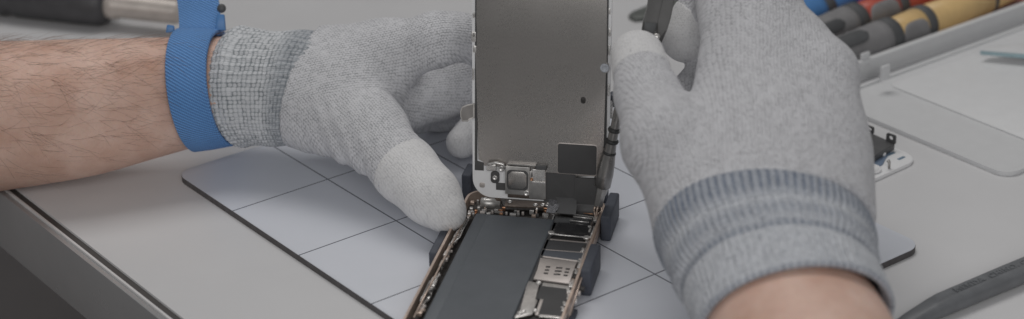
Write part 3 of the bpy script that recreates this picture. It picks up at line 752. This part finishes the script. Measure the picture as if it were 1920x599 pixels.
mb.prism([(-1.9, -2.4), (2.6, -2.0), (2.4, 1.4), (-1.2, 1.9)], -1.5, 1.5, .6, M=Matrix(((RGT[0], UPV[0], -FWD[0], c[0]), (RGT[1], UPV[1], -FWD[1], c[1]), (RGT[2], UPV[2], -FWD[2], c[2]), (0, 0, 0, 1)))); mb.build('buckle_lug', M['blue'], ws)
mb = MB(); c = at(413, 43, 1016)
mb.prism([(-2.7, -4.0), (2.9, -4.3), (2.2, 4.2), (-1.4, 4.0)], -1.6, 1.6, .6, M=Matrix(((RGT[0], UPV[0], -FWD[0], c[0]), (RGT[1], UPV[1], -FWD[1], c[1]), (RGT[2], UPV[2], -FWD[2], c[2]), (0, 0, 0, 1))))
mb.build('buckle', M['blue'], ws)
MB().lathe(at(416, 17, 1026), -FWD, [(0, 2.0), (1.2, 2.4), (2.4, 1.6), (2.4, 0)], n=16).build('snap_stud', M['black'], ws)

# ------------------------------------------------------------------ right hand
rg = thing('glove', (0, 0, 0), None, None); rg.parent = pr; rg.location = (0, 0, 0)
hv = UPV*.6-FWD*.8
RH = [(J(1345, 410, 842), J(1378, 40, 892), 19, 13.8, None, 0),
      (J(1405, 410, 832), J(1432, -5, 884), 21, 15.0, None, 0),
      (J(1470, 420, 822), J(1492, 84, 878), 22.0, 14.6, None, 0),
      (J(1540, 400, 832), J(1544, 142, 868), 19, 15.0, None, 0),
      (J(1433, 455, 827), J(1448, 300, 852), 44.6, 42, fl(hv, 1.36), 0),
      (J(1335, 415, 836), J(1250, 268, 846), 20, 18.6, None, 1),
      (J(1250, 268, 846), J(1214, 180, 868), 18.8, 14.2, None, 1),
      (J(1214, 180, 868), J(1196, 108, 888), 14.2, 12.0, None, -1),
      (J(1372, 40, 892), J(1345, -20, 930), 15, 12.5, None, 2),
      (J(1345, -20, 930), J(1288, 68, 932), 12.5, 12.4, None, -2),
      (J(1432, -5, 884), J(1430, -60, 935), 16.2, 13, None, 3),
      (J(1430, -60, 935), J(1340, 60, 950), 13, 12, None, -3),
      (J(1340, 130, 935), J(1290, 180, 932), 11, 10.0, None, -3),
      (J(1490, 84, 878), J(1470, 50, 925), 13.5, 11, None, 4),
      (J(1470, 50, 925), J(1400, 140, 945), 11, 10, None, -4),
      (J(1545, 142, 868), J(1540, 120, 915), 15.2, 12, None, 5),
      (J(1540, 120, 915), J(1440, 200, 930), 12, 10, None, -5)]
sdf_object('knitted_shell', RH, M['gloveR'], rg, k=17, h=1.6, ks=[0, 14, 14, 14, 12, 14, 6]+[4]*20, clip=(J(1431, 440, 830), -(UPV*.69+RGT*-.06)*1.0-FWD*.72), frames={0: (J(1440, 420, 826), J(1440, 20, 884)), 1: (J(1310, 430, 832), J(1212, 175, 868))})
sdf_object('fingertip_coating', [RH[7]], M['coatR'], rg, k=3, h=1.2, grow=.25, clip=(J(1203, 140, 878), -(RH[7][1]-RH[7][0])/np.linalg.norm(RH[7][1]-RH[7][0])))
sdf_object('fingertip_coating', [RH[9]], M['coatR'], rg, k=3, h=1.2, grow=.4, clip=(J(1312, 30, 931), -(RH[9][1]-RH[9][0])/np.linalg.norm(RH[9][1]-RH[9][0])))
# right cuff and forearm; tilt 90 makes the axis run down the picture
RK = [(1428, 420, 835, 92, 46, 44.5, 32), (1432, 439, 829, 92, 49, 46.4, 35.4), (1441, 470, 821, 90, 49, 45.2, 35.8), (1452, 500, 814, 88, 49, 42.5, 35), (1464, 532, 806, 87, 49, 40.5, 34), (1474, 556, 800, 86, 48, 40.2, 34), (1484, 578, 794, 84, 47, 40, 33.5), (1494, 602, 788, 82, 46, 39.8, 33.2)]
rk = lerp_keys(RK, 60); cl = [0]
for i in range(1, 60): cl.append(cl[-1]+np.linalg.norm(at(*rk[i][:3])-at(*rk[i-1][:3])))
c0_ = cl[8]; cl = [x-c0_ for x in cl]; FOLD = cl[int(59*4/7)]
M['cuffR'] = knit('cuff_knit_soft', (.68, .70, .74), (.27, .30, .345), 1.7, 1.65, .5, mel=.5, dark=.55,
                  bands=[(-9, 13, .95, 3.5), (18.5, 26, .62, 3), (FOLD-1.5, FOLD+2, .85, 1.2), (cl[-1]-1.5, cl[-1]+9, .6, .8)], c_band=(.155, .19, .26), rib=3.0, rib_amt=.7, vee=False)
def rf(i):
    s_ = cl[i]
    g = -.040*math.exp(-((s_-FOLD)/2.2)**2)+.025*math.exp(-((s_-FOLD+6)/5)**2)+.015*math.exp(-((s_-FOLD-6)/5)**2)-.018*math.exp(-((s_-15)/3)**2)
    return lambda th: g+.004*math.sin(72*th)+.006*math.sin(3*th+s_*.2)
n_ = 300; R = [ring(*rk[i], n=n_, f=rf(i)) for i in range(60)]; KN = [(cl[i]+.01, j/n_*2*PI*38, 0) for i in range(60) for j in range(n_)]
k = rk[-1].copy(); k[5] -= .8; k[6] -= .8; k[1] += 3; k[2] -= .8; R.append(ring(*k, n=n_)); k = rk[-1].copy(); k[5] -= 2.5; k[6] -= 2.5; R.append(ring(*k, n=n_)); k = rk[-10].copy(); k[5] -= 4; k[6] -= 4; R.append(ring(*k, n=n_))
KN += [(cl[-1], j/n_*2*PI*38, 0) for _ in range(3) for j in range(n_)]
MB().rings(R, cap0=False, cap1=False, kn=KN).build('cuff', M['cuffR'], rg)
AR = [(1474, 560, 800, 86, 47, 34, 28), (1497, 622, 782, 82, 46, 36.3, 29.8), (1520, 690, 762, 81, 45, 37, 31), (1545, 780, 735, 80, 44, 37, 33), (1580, 900, 700, 80, 44, 40, 36)]
R = [ring(*k, n=72, f=armf) for k in lerp_keys(AR, 24)]
fb2 = MB().rings(R, smooth=True).build('forearm', M['skin'], pr); tag(fb2, 'right forearm entering from below')

# ------------------------------------------------------------------ precision screwdriver at the phone's corner
tip = at(1119, 400, 951); top = at(1170, 160, 925)
dv = top-tip; Ls = np.linalg.norm(dv); dv /= Ls
sd = thing('precision_screwdriver', tip, 'slim grey precision screwdriver with black rings standing in the phone corner', 'screwdriver')
s_ = lambda y: (400-y)/240*Ls
MB().lathe(tip, dv, [(s_(386), 2.0), (s_(384), 2.3), (s_(352), 2.5), (s_(350), 2.5)], n=6, smooth=False).build('hex_neck', M['steel'], sd)
MB().lathe(tip, dv, [(s_(351), 3.0), (s_(348), 3.9), (s_(325), 4.0), (s_(305), 3.6), (s_(285), 2.9), (s_(270), 2.5), (s_(240), 2.2), (s_(225), 2.2), (s_(150), 2.6), (s_(120), 3.4), (s_(90), 3.0)], n=32).build('barrel', M['toolgrey'], sd)
for y in (286, 264, 243): MB().lathe(tip, dv, [(s_(y+4), 2.4), (s_(y+3), 2.9), (s_(y), 3.2), (s_(y-3), 2.9), (s_(y-4), 2.4)], n=28).build('grip_ring', M['ring'], sd)
mb = MB()
for j in range(3):
    a_ = 2*PI*j/3+.4; o_ = (RGT*math.cos(a_)+FWD*math.sin(a_))*1.7
    mb.tube([tip+dv*s_(388)+o_, tip+dv*s_(394)+o_*1.25, tip+dv*s_(402)+o_*.6, tip+dv*s_(408)], .55, 8)
mb.build('tip_jaws', M['gold'], sd)

# dark handled tool pinched between thumb and forefinger
hc = at(1234, 30, 908)
pt = thing('hand_tool', hc, 'black angular tool handle with a steel rivet between right thumb and forefinger', 'hand tool')
TM = Matrix(((RGT[0], UPV[0], -FWD[0], hc[0]), (RGT[1], UPV[1], -FWD[1], hc[1]), (RGT[2], UPV[2], -FWD[2], hc[2]), (0, 0, 0, 1)))
kk = 908/FPX
def tp(pts): return [((x-1234)*kk, (30-y)*kk) for x, y in pts]
MB().prism(tp([(1226, -80), (1278, -80), (1264, 0), (1257, 35), (1250, 58), (1234, 95), (1203, 58), (1207, 35), (1213, 16)]), -4, 3.0, 1.0, seg=3, M=TM).build('handle', M['tooldark'], pt)
MB().prism(tp([(1246, -80), (1276, -80), (1262, 0), (1255, 34), (1248, 57), (1237, 80), (1229, 60), (1233, 40), (1242, 0)]), 2.9, 4.6, .8, seg=3, M=TM).build('raised_rib', M['tooldark'], pt)
MB().prism(tp([(1207, 43), (1231, 45), (1229, 57), (1222, 66), (1206, 56)]), 2.9, 3.6, .4, M=TM).build('flat_pad', M['gripblack'], pt)
q = tp([(1230, 71)])[0]; MB().lathe(np.array(TM@Vector((q[0], q[1], 3.5))), -FWD, [(0, 1.6), (1.4, 1.6), (1.8, 1.1), (1.9, 0)], n=18).build('rivet', M['silver'], pt)

# ------------------------------------------------------------------ background left: black handled tool lying on the table
def lying(name, p0, p1, label, cat, z):
    a_, b_ = onz(*p0, z), onz(*p1, z); d_ = (b_-a_); L_ = np.linalg.norm(d_); return thing(name, (a_[0], a_[1], TZ), label, cat), a_, d_/L_, L_
rz_ = 14.0
it, a_, d_, L_ = lying('soldering_iron', (-60, -18), (205, 10), 'black ribbed handle with pale metal barrel lying behind the left forearm', 'soldering iron', rz_+TZ)
prof = [(-70, 11), (-68, 13)]
for g in range(5): prof += [(-40+g*17, 13.6), (-37+g*17, 12.6), (-33+g*17, 12.6), (-30+g*17, 13.6)]
prof = [q for q in prof if q[0] < L_-22]+[(L_-20, 13.9), (L_-6, 13.4), (L_-2, 11.5), (L_, 9.5)]
MB().lathe(a_, d_, prof, n=36).build('handle', M['handle'], it)
MB().lathe(a_, d_, [(L_-.5, 8.0), (L_, 8.6), (L_+6, 8.6), (L_+7, 7.6), (L_+46, 7.4), (L_+48, 6), (L_+52, 3)], n=30).build('barrel', M['ferrule'], it)
q = onz(240, -14, 10); q2 = onz(335, 2, 10)
bk = thing('wooden_strip', (q[0], q[1], TZ), 'dark brown strip on the table behind the pale metal barrel', 'strip')
MB().prism([tuple(q[:2]), tuple(q2[:2]), tuple(q2[:2]+np.array([0, 30])), tuple(q[:2]+np.array([0, 30]))], TZ+.1, TZ+13, 1).build('strip_body', M['brown'], bk)

# grey pointed blade behind the thumb
bl = MB(); pts = [onz(x, y, 0)[:2] for x, y in ((1178, 27), (1186, 20), (1215, 9), (1300, -14), (1420, -50), (1430, -30), (1300, 3), (1250, 18), (1212, 31), (1190, 33))]
o = bl.prism([tuple(p) for p in pts], TZ+.1, TZ+3, .6).build('metal_blade', M['bladegrey'])
tag(o, 'grey pointed blade lying on the table behind the right thumb', 'blade')

# ------------------------------------------------------------------ plastic case with screwdrivers, open lid
cA = onz(1600, 128, 8); cB = onz(1920, 14, 8); cd = (cB-cA)[:2]; cd /= np.linalg.norm(cd); cn = np.array([-cd[1], cd[0]])   # cn points away
case = thing('plastic_case', (cA[0], cA[1], TZ), 'frosted clear plastic tool case lying open with its lid flat toward the viewer', 'case', rz=math.atan2(cd[1], cd[0]))
ci = np.array(wmat(case).inverted())
def cl_(x, y, z): return (ci[:3, :3]@(onz(x, y, z)*MM)+ci[:3, 3])/MM
q = cl_(1888, 334, TZ+1); X0, X1, DP = q[0], 260, 120
wall = 1.6
tr = MB()
def tub(mb, x0, x1, y0, y1, z0, z1, w, r=8, fl_=1.4, lip=2.0):
    O = rrect(x0, x1, y0, y1, r, 6); I = rrect(x0+w, x1-w, y0+w, y1-w, r-w, 6); Lp = rrect(x0-lip, x1+lip, y0-lip, y1+lip, r+lip, 6)
    Z = lambda P, z: [(a, b, z) for a, b in P]
    mb.rings([Z(O, z0), Z(O, z1-1.6), Z(Lp, z1-1.5), Z(Lp, z1), Z(I, z1), Z(I, z0+fl_)], smooth=False)
    return mb
tub(tr, X0, X1, 2, DP, .1, 13, 1.6).build('tray', M['case'], case, local=True, auto=40)
MB().box(X0+6, X1-6, 8, DP-6, 1.7, 2.6, .3).build('liner', M['liner'], case, local=True)
lid = MB()
ly0 = q[1]
lid = tub(MB(), X0, X1, ly0, -5, .1, 2.6, 2.4, 9, 1.2, .25).build('lid', M['case'], case, local=True, auto=40)
q = cl_(1650, 155, TZ+2); q2 = cl_(1915, 258, TZ+2); px0 = (q[0]+q2[0])/2
MB().prism(rrect(px0, X1-14, ly0+16, -14, 5, 5), 1.15, 2.1, .6, seg=3).build('raised_panel', M['case'], lid, local=True)
print('case', X0, ly0, px0)
for (x, y) in ((1622, 104), (1660, 128)):
    q = cl_(x, y, 12); MB().prism([(q[0]-3.5, q[1]-1), (q[0]+3.5, q[1]-1), (q[0]+3.5, q[1]+1), (q[0]-3.5, q[1]+1)], 8, 17, .7).build('latch_tab', M['case'], case, local=True)

def driver(name, p0, p1, z, col, label, marks, r=9.5, pads=True):
    a_, b_ = onz(*p0, z), onz(*p1, z); d_ = b_-a_; px_len = p1[0]-p0[0]; L_ = np.linalg.norm(d_); d_ /= L_
    t_ = thing(name, (a_[0], a_[1], z-r), label, 'screwdriver', group='screwdrivers in the plastic case')
    X = lambda x: (x-p0[0])/px_len*L_
    for part, mk, x0, x1, r0, r1 in marks:
        s0, s1 = X(x0), X(x1)
        if part == 'grip':
            prof = [(s0, r0*.75), (s0+2, r0*.9)]+[(s0+(s1-s0)*k/18, (r0+(r1-r0)*k/18)*(1+.018*math.sin(k*2.4))) for k in range(2, 17)]+[(s1-1.5, r1), (s1, r1*.82)]
        else: prof = [(s0, r0*.9), (s0+.8, r0), (s1-.8, r1), (s1, r1*.9)]
        MB().lathe(a_, d_, prof, n=32).build(part, M[mk], t_)
    return t_, a_, d_, X
zt = TZ+13
y_ = driver('screwdriver', (1570, 106), (1800, 18), zt, 'yellow', 'yellow screwdriver with ribbed grey grip nearest the front of the case',
    [('grip', 'gripgrey', 1520, 1652, 10, 11.3), ('collar', 'gripblack', 1650, 1667, 11.6, 11.6), ('sleeve', 'yellow', 1667, 1717, 9.8, 10.6), ('collar', 'gripblack', 1715, 1731, 11.4, 11.4), ('shaft_cover', 'yellow', 1730, 1850, 10.6, 9), ('shaft_ring', 'gripblack', 1850, 1858, 8.8, 8.8), ('end_cap', 'yellow', 1858, 1925, 8, 6.5)])
r2 = driver('screwdriver', (1530, 70), (1760, -22), zt, 'red', 'red screwdriver with grey grip and black pad, second from the front of the case',
    [('grip', 'gripgrey', 1475, 1588, 10, 11.3), ('collar', 'gripblack', 1586, 1604, 11.6, 11.6), ('sleeve', 'red', 1604, 1664, 9.8, 10.6), ('collar', 'gripblack', 1662, 1678, 11.4, 11.4), ('shaft_cover', 'red', 1678, 1800, 10.4, 8.6)])
b3 = driver('screwdriver', (1470, 44), (1700, -48), zt, 'blue', 'blue screwdriver behind the red one, half hidden by the right glove',
    [('grip', 'blue', 1420, 1527, 10.5, 11.5), ('collar', 'gripblack', 1525, 1541, 11.7, 11.7), ('sleeve', 'blue', 1541, 1580, 10.5, 10.5), ('collar', 'purple', 1580, 1600, 10.7, 10.7), ('shaft_cover', 'blue', 1600, 1740, 10, 8.2)])
# soft grey grip shells and dark thumb pads on the two near drivers
def shell(dr, x0, x1, ang0, ang1, r0, r1, mk, name, th=.8):
    t_, a_, d_, X = dr; s0, s1 = X(x0), X(x1)
    h_ = np.array([0, 0, 1.]); u_ = np.cross(d_, h_); u_ /= np.linalg.norm(u_); v_ = np.cross(u_, d_)
    mb = MB(); R = []; m = 12
    for i in range(m+1):
        s_ = s0+(s1-s0)*i/m; e_ = math.sqrt(max(0.02, 1-(2*i/m-1)**4)); am = (ang0+ang1)/2; ah_ = (ang1-ang0)/2*e_; r_ = r0+(r1-r0)*i/m
        row = []
        for j in range(13): a__ = math.radians(am-ah_+2*ah_*j/12); row.append(a_+d_*s_+(u_*math.cos(a__)+v_*math.sin(a__))*(r_+th))
        for j in range(12, -1, -1): a__ = math.radians(am-ah_+2*ah_*j/12); row.append(a_+d_*s_+(u_*math.cos(a__)+v_*math.sin(a__))*(r_-.5))
        R.append(row)
    mb.rings(R); return mb.build(name, M[mk], t_)
shell(y_, 1560, 1612, 42, 95, 10.6, 10.9, 'gripblack', 'thumb_pad', .6)
shell(r2, 1516, 1560, 20, 62, 10.5, 10.9, 'gripblack', 'thumb_pad', .6)
shell(y_, 1667, 1716, -80, 50, 9.8, 10.6, 'gripgrey', 'soft_shell', .7)
shell(r2, 1605, 1662, -80, 62, 9.8, 10.6, 'gripgrey', 'soft_shell', .7)

# pale card with teal edge in the lid
qa = onz(1838, 99, 4); qb = onz(1960, 108, 4); dq = (qb-qa)[:2]; nq = np.array([-dq[1], dq[0]])/np.linalg.norm(dq)
cdt = thing('plastic_wedge', (qa[0], qa[1], TZ+3), 'small pale plastic wedge with a teal edge lying on the open lid', 'wedge')
MB().prism([tuple(qa[:2]), tuple(qb[:2]), tuple(qb[:2]+nq*22), tuple(qa[:2]+nq*6+dq*.1)], TZ+6.2, TZ+9, .4).build('body', M['case'], cdt)
MB().prism([tuple(qa[:2]-nq*.5), tuple(qb[:2]-nq*2.2), tuple(qb[:2]-nq*.05), tuple(qa[:2]-nq*.05)], TZ+6.2, TZ+8.5, .3).build('teal_edge', M['teal'], cdt)

# ------------------------------------------------------------------ spare panel with black bracket on the right
sA = onz(1640, 336, TZ+2); sB = onz(1706, 306, TZ+2); d2 = (sB-sA)[:2]; d2 /= np.linalg.norm(d2); n2 = np.array([-d2[1], d2[0]])
spn = thing('spare_panel', (sB[0], sB[1], TZ), 'spare white phone panel with a black metal bracket lying right of the right glove', 'phone panel', rz=math.atan2(d2[1], d2[0]))
si = np.array(wmat(spn).inverted())
def sl_(x, y, z): return (si[:3, :3]@(onz(x, y, z+TZ)*MM)+si[:3, 3])/MM
tip_ = sl_(1716, 298, 2); 
x1s = tip_[0]+2.5
MB().prism(rrect(x1s-110, x1s, 0, 62, 9, 8), .1, 2.0, .6, seg=3).build('panel', M['white'], spn, local=True)
f_ = lambda P, z: [tuple(sl_(x, y, z)[:2]) for x, y in P]
MB().prism(f_([(1560, 335), (1630, 306), (1675, 280), (1660, 300), (1655, 310), (1636, 320), (1560, 352)], 2.2), 2.05, 2.5, .1).build('blue_film', plain('blue_film', (.17, .23, .33), .5), spn, local=True)
c = sl_(1632, 318, 2.6); MB().lathe((c[0], c[1], 2.4), (0, 0, 1), [(0, 5.6), (.8, 5.6), (.8, 4.6), (.3, 4.5), (.3, 0)], n=36).build('camera_ring', M['white'], spn, local=True)
for (x, y) in ((1671, 289), (1690, 297)):
    q = sl_(x, y, 2.2); MB().box(q[0]-2.6, q[0]+2.6, q[1]-.8, q[1]+.8, 2.02, 2.25, .08).build('slot', plain('slot_blue', (.16, .24, .32), .4) if 'slotb' not in M else M['slotb'], spn, local=True)
q = sl_(1667, 316, 2.2); MB().tube([(q[0], q[1], 2), (q[0], q[1], 5.5), (q[0]-.6, q[1], 6.6), (q[0]-1.6, q[1], 6.2)], .7, 10).build('spring_pin', M['steel'], spn, local=True)
q = sl_(1654, 292, 2.2); MB().lathe((q[0], q[1], 2), (0, 0, 1), [(0, 2.0), (1.5, 2.0), (2.4, 1.2), (2.4, 0)], n=18).build('boss', M['white'], spn, local=True)
# bracket: tilted black plate with two eared uprights
bkt = MB(); z_ = 6.0
base = f_([(1560, 330), (1634, 296), (1678, 270), (1664, 264), (1632, 250), (1560, 225)], z_)
bkt.prism(base, z_-3.6, z_, .3)
def ear(pa, pb, h0, hole):
    A = np.array(sl_(*pa, z_)); B = np.array(sl_(*pb, z_)); d_ = B-A; L = np.linalg.norm(d_[:2]); d_ = d_/L
    Mx = Matrix(((d_[0], 0, -d_[1], A[0]), (d_[1], 0, d_[0], A[1]), (0, 1, 0, z_-.4), (0, 0, 0, 1)))
    O = rrect(0, L, 0, h0, .9, 5); hx0, hx1, hz0, hz1 = hole; I = rrect(hx0*L, hx1*L, hz0*h0, hz1*h0, min((hx1-hx0)*L, (hz1-hz0)*h0)/2*.95, 5)
    P = lambda Q, t_: [tuple(Mx@Vector((a, b, t_))) for a, b in Q]
    bkt.rings([P(O, -.5), P(O, .5), P(I, .5), P(I, -.5), P(O, -.5)], cap0=False, cap1=False, smooth=False)
ear((1662, 265), (1679, 271), 5.2, (.26, .74, .36, .82))
ear((1612, 243), (1638, 252), 4.2, (.1, .88, .4, .8))
bkt.build('bracket', M['black'], spn, local=True)

# ------------------------------------------------------------------ black nylon pry stick, front right, with raised lettering
zs = TZ+4.5
pA = onz(1722, 589, zs); pB = onz(1930, 503, zs); ds = (pB-pA); Lp = np.linalg.norm(ds); ds /= Lp; ns = np.array([-ds[1], ds[0], 0])
st = thing('pry_stick', (pA[0], pA[1], TZ), 'black nylon pry stick with raised lettering lying at the front right table corner', 'pry stick', rz=math.atan2(ds[1], ds[0]))
mb = MB(); R = []
for s_, w, h_, o_ in [(-26, .6, .5, -1.0), (-18, 3.0, 1.4, -.6), (-6, 4.6, 2.6, -.2), (8, 5.6, 3.8, 0), (16, 6.0, 4.4, 0), (60, 6.4, 4.6, 0), (160, 6.4, 4.6, 0)]:
    prof = []
    for k in range(28):
        a_ = 2*PI*k/28; cx, cz = math.cos(a_), math.sin(a_)
        y = w*math.copysign(abs(cx)**.8, cx); z = h_*(1+math.copysign(abs(cz)**.7, cz))*.96
        if s_ > 10 and y > -w*.15: z = min(z, h_*1.62-.10*(y+w*.15)*0)      # flat facet that carries the lettering
        prof.append((s_, y+o_, z+.05))
    R.append(prof)
mb.rings(R); stick = mb.build('stick_body', M['spudger'], st, local=True, auto=30)
def text_mesh(body, size, ext):
    cu = bpy.data.curves.new('lettering', 'FONT'); cu.body = body; cu.size = size; cu.extrude = ext; cu.space_character = 1.12; cu.bevel_depth = .05
    o = bpy.data.objects.new('lettering', cu); C.objects.link(o); dg = bpy.context.evaluated_depsgraph_get()
    me = bpy.data.meshes.new_from_object(o.evaluated_get(dg)); v = [x.co[:] for x in me.vertices]; f = [tuple(p.vertices) for p in me.polygons]
    bpy.data.objects.remove(o); bpy.data.curves.remove(cu); bpy.data.meshes.remove(me); return v, f
v, f = text_mesh('MENDA  CHINO, CA  U.S.A.', 5.0, .5)
MB().add([(x*1.0+24, y-.3, z+7.42) for x, y, z in v], f).build('raised_lettering', M['spudger'], st, local=True)

# ------------------------------------------------------------------ light: soft overhead lamp plus an added front fill, even grey surroundings
w = bpy.data.worlds.new('World'); bpy.context.scene.world = w; w.use_nodes = True
bg = w.node_tree.nodes['Background']; bg.inputs[0].default_value = (.98, .99, 1.0, 1); bg.inputs[1].default_value = .14
def area(name, loc, target, size, power, col=(1, 1, 1)):
    l = bpy.data.lights.new(name, 'AREA'); l.shape = 'RECTANGLE'; l.size, l.size_y = size; l.energy = power; l.color = col
    o = bpy.data.objects.new(name, l); C.objects.link(o); o.location = loc
    o.rotation_euler = (Vector(target)-Vector(loc)).to_track_quat('-Z', 'Y').to_euler(); return o
area('ceiling_lamp', (-.1, .55, 1.35), (0, 0, 0), (1.0, .6), 7.0, (1, .98, .96))
area('front_fill_lamp', (-.05, -1.6, .9), (0, 0, .03), (1.6, .8), 9.4, (1, .99, .98))  # unseen fill added behind the camera to brighten viewer-facing sides

# ------------------------------------------------------------------ camera
cam = bpy.data.cameras.new('camera'); co = bpy.data.objects.new('camera', cam); C.objects.link(co)
m3 = Matrix(((RGT[0], UPV[0], -FWD[0]), (RGT[1], UPV[1], -FWD[1]), (RGT[2], UPV[2], -FWD[2])))
co.matrix_world = Matrix.Translation(Vector(CAM)*MM) @ m3.to_4x4()
cam.sensor_fit = 'HORIZONTAL'; cam.sensor_width = 36; cam.lens = FPX/1920*36; cam.clip_start = .02; cam.clip_end = 60
cam.dof.use_dof = True; cam.dof.focus_distance = .957; cam.dof.aperture_fstop = 6.6
S = bpy.context.scene; S.camera = co
S.view_settings.view_transform = 'Standard'; S.view_settings.look = 'None'; S.view_settings.exposure = 0; S.view_settings.gamma = 1
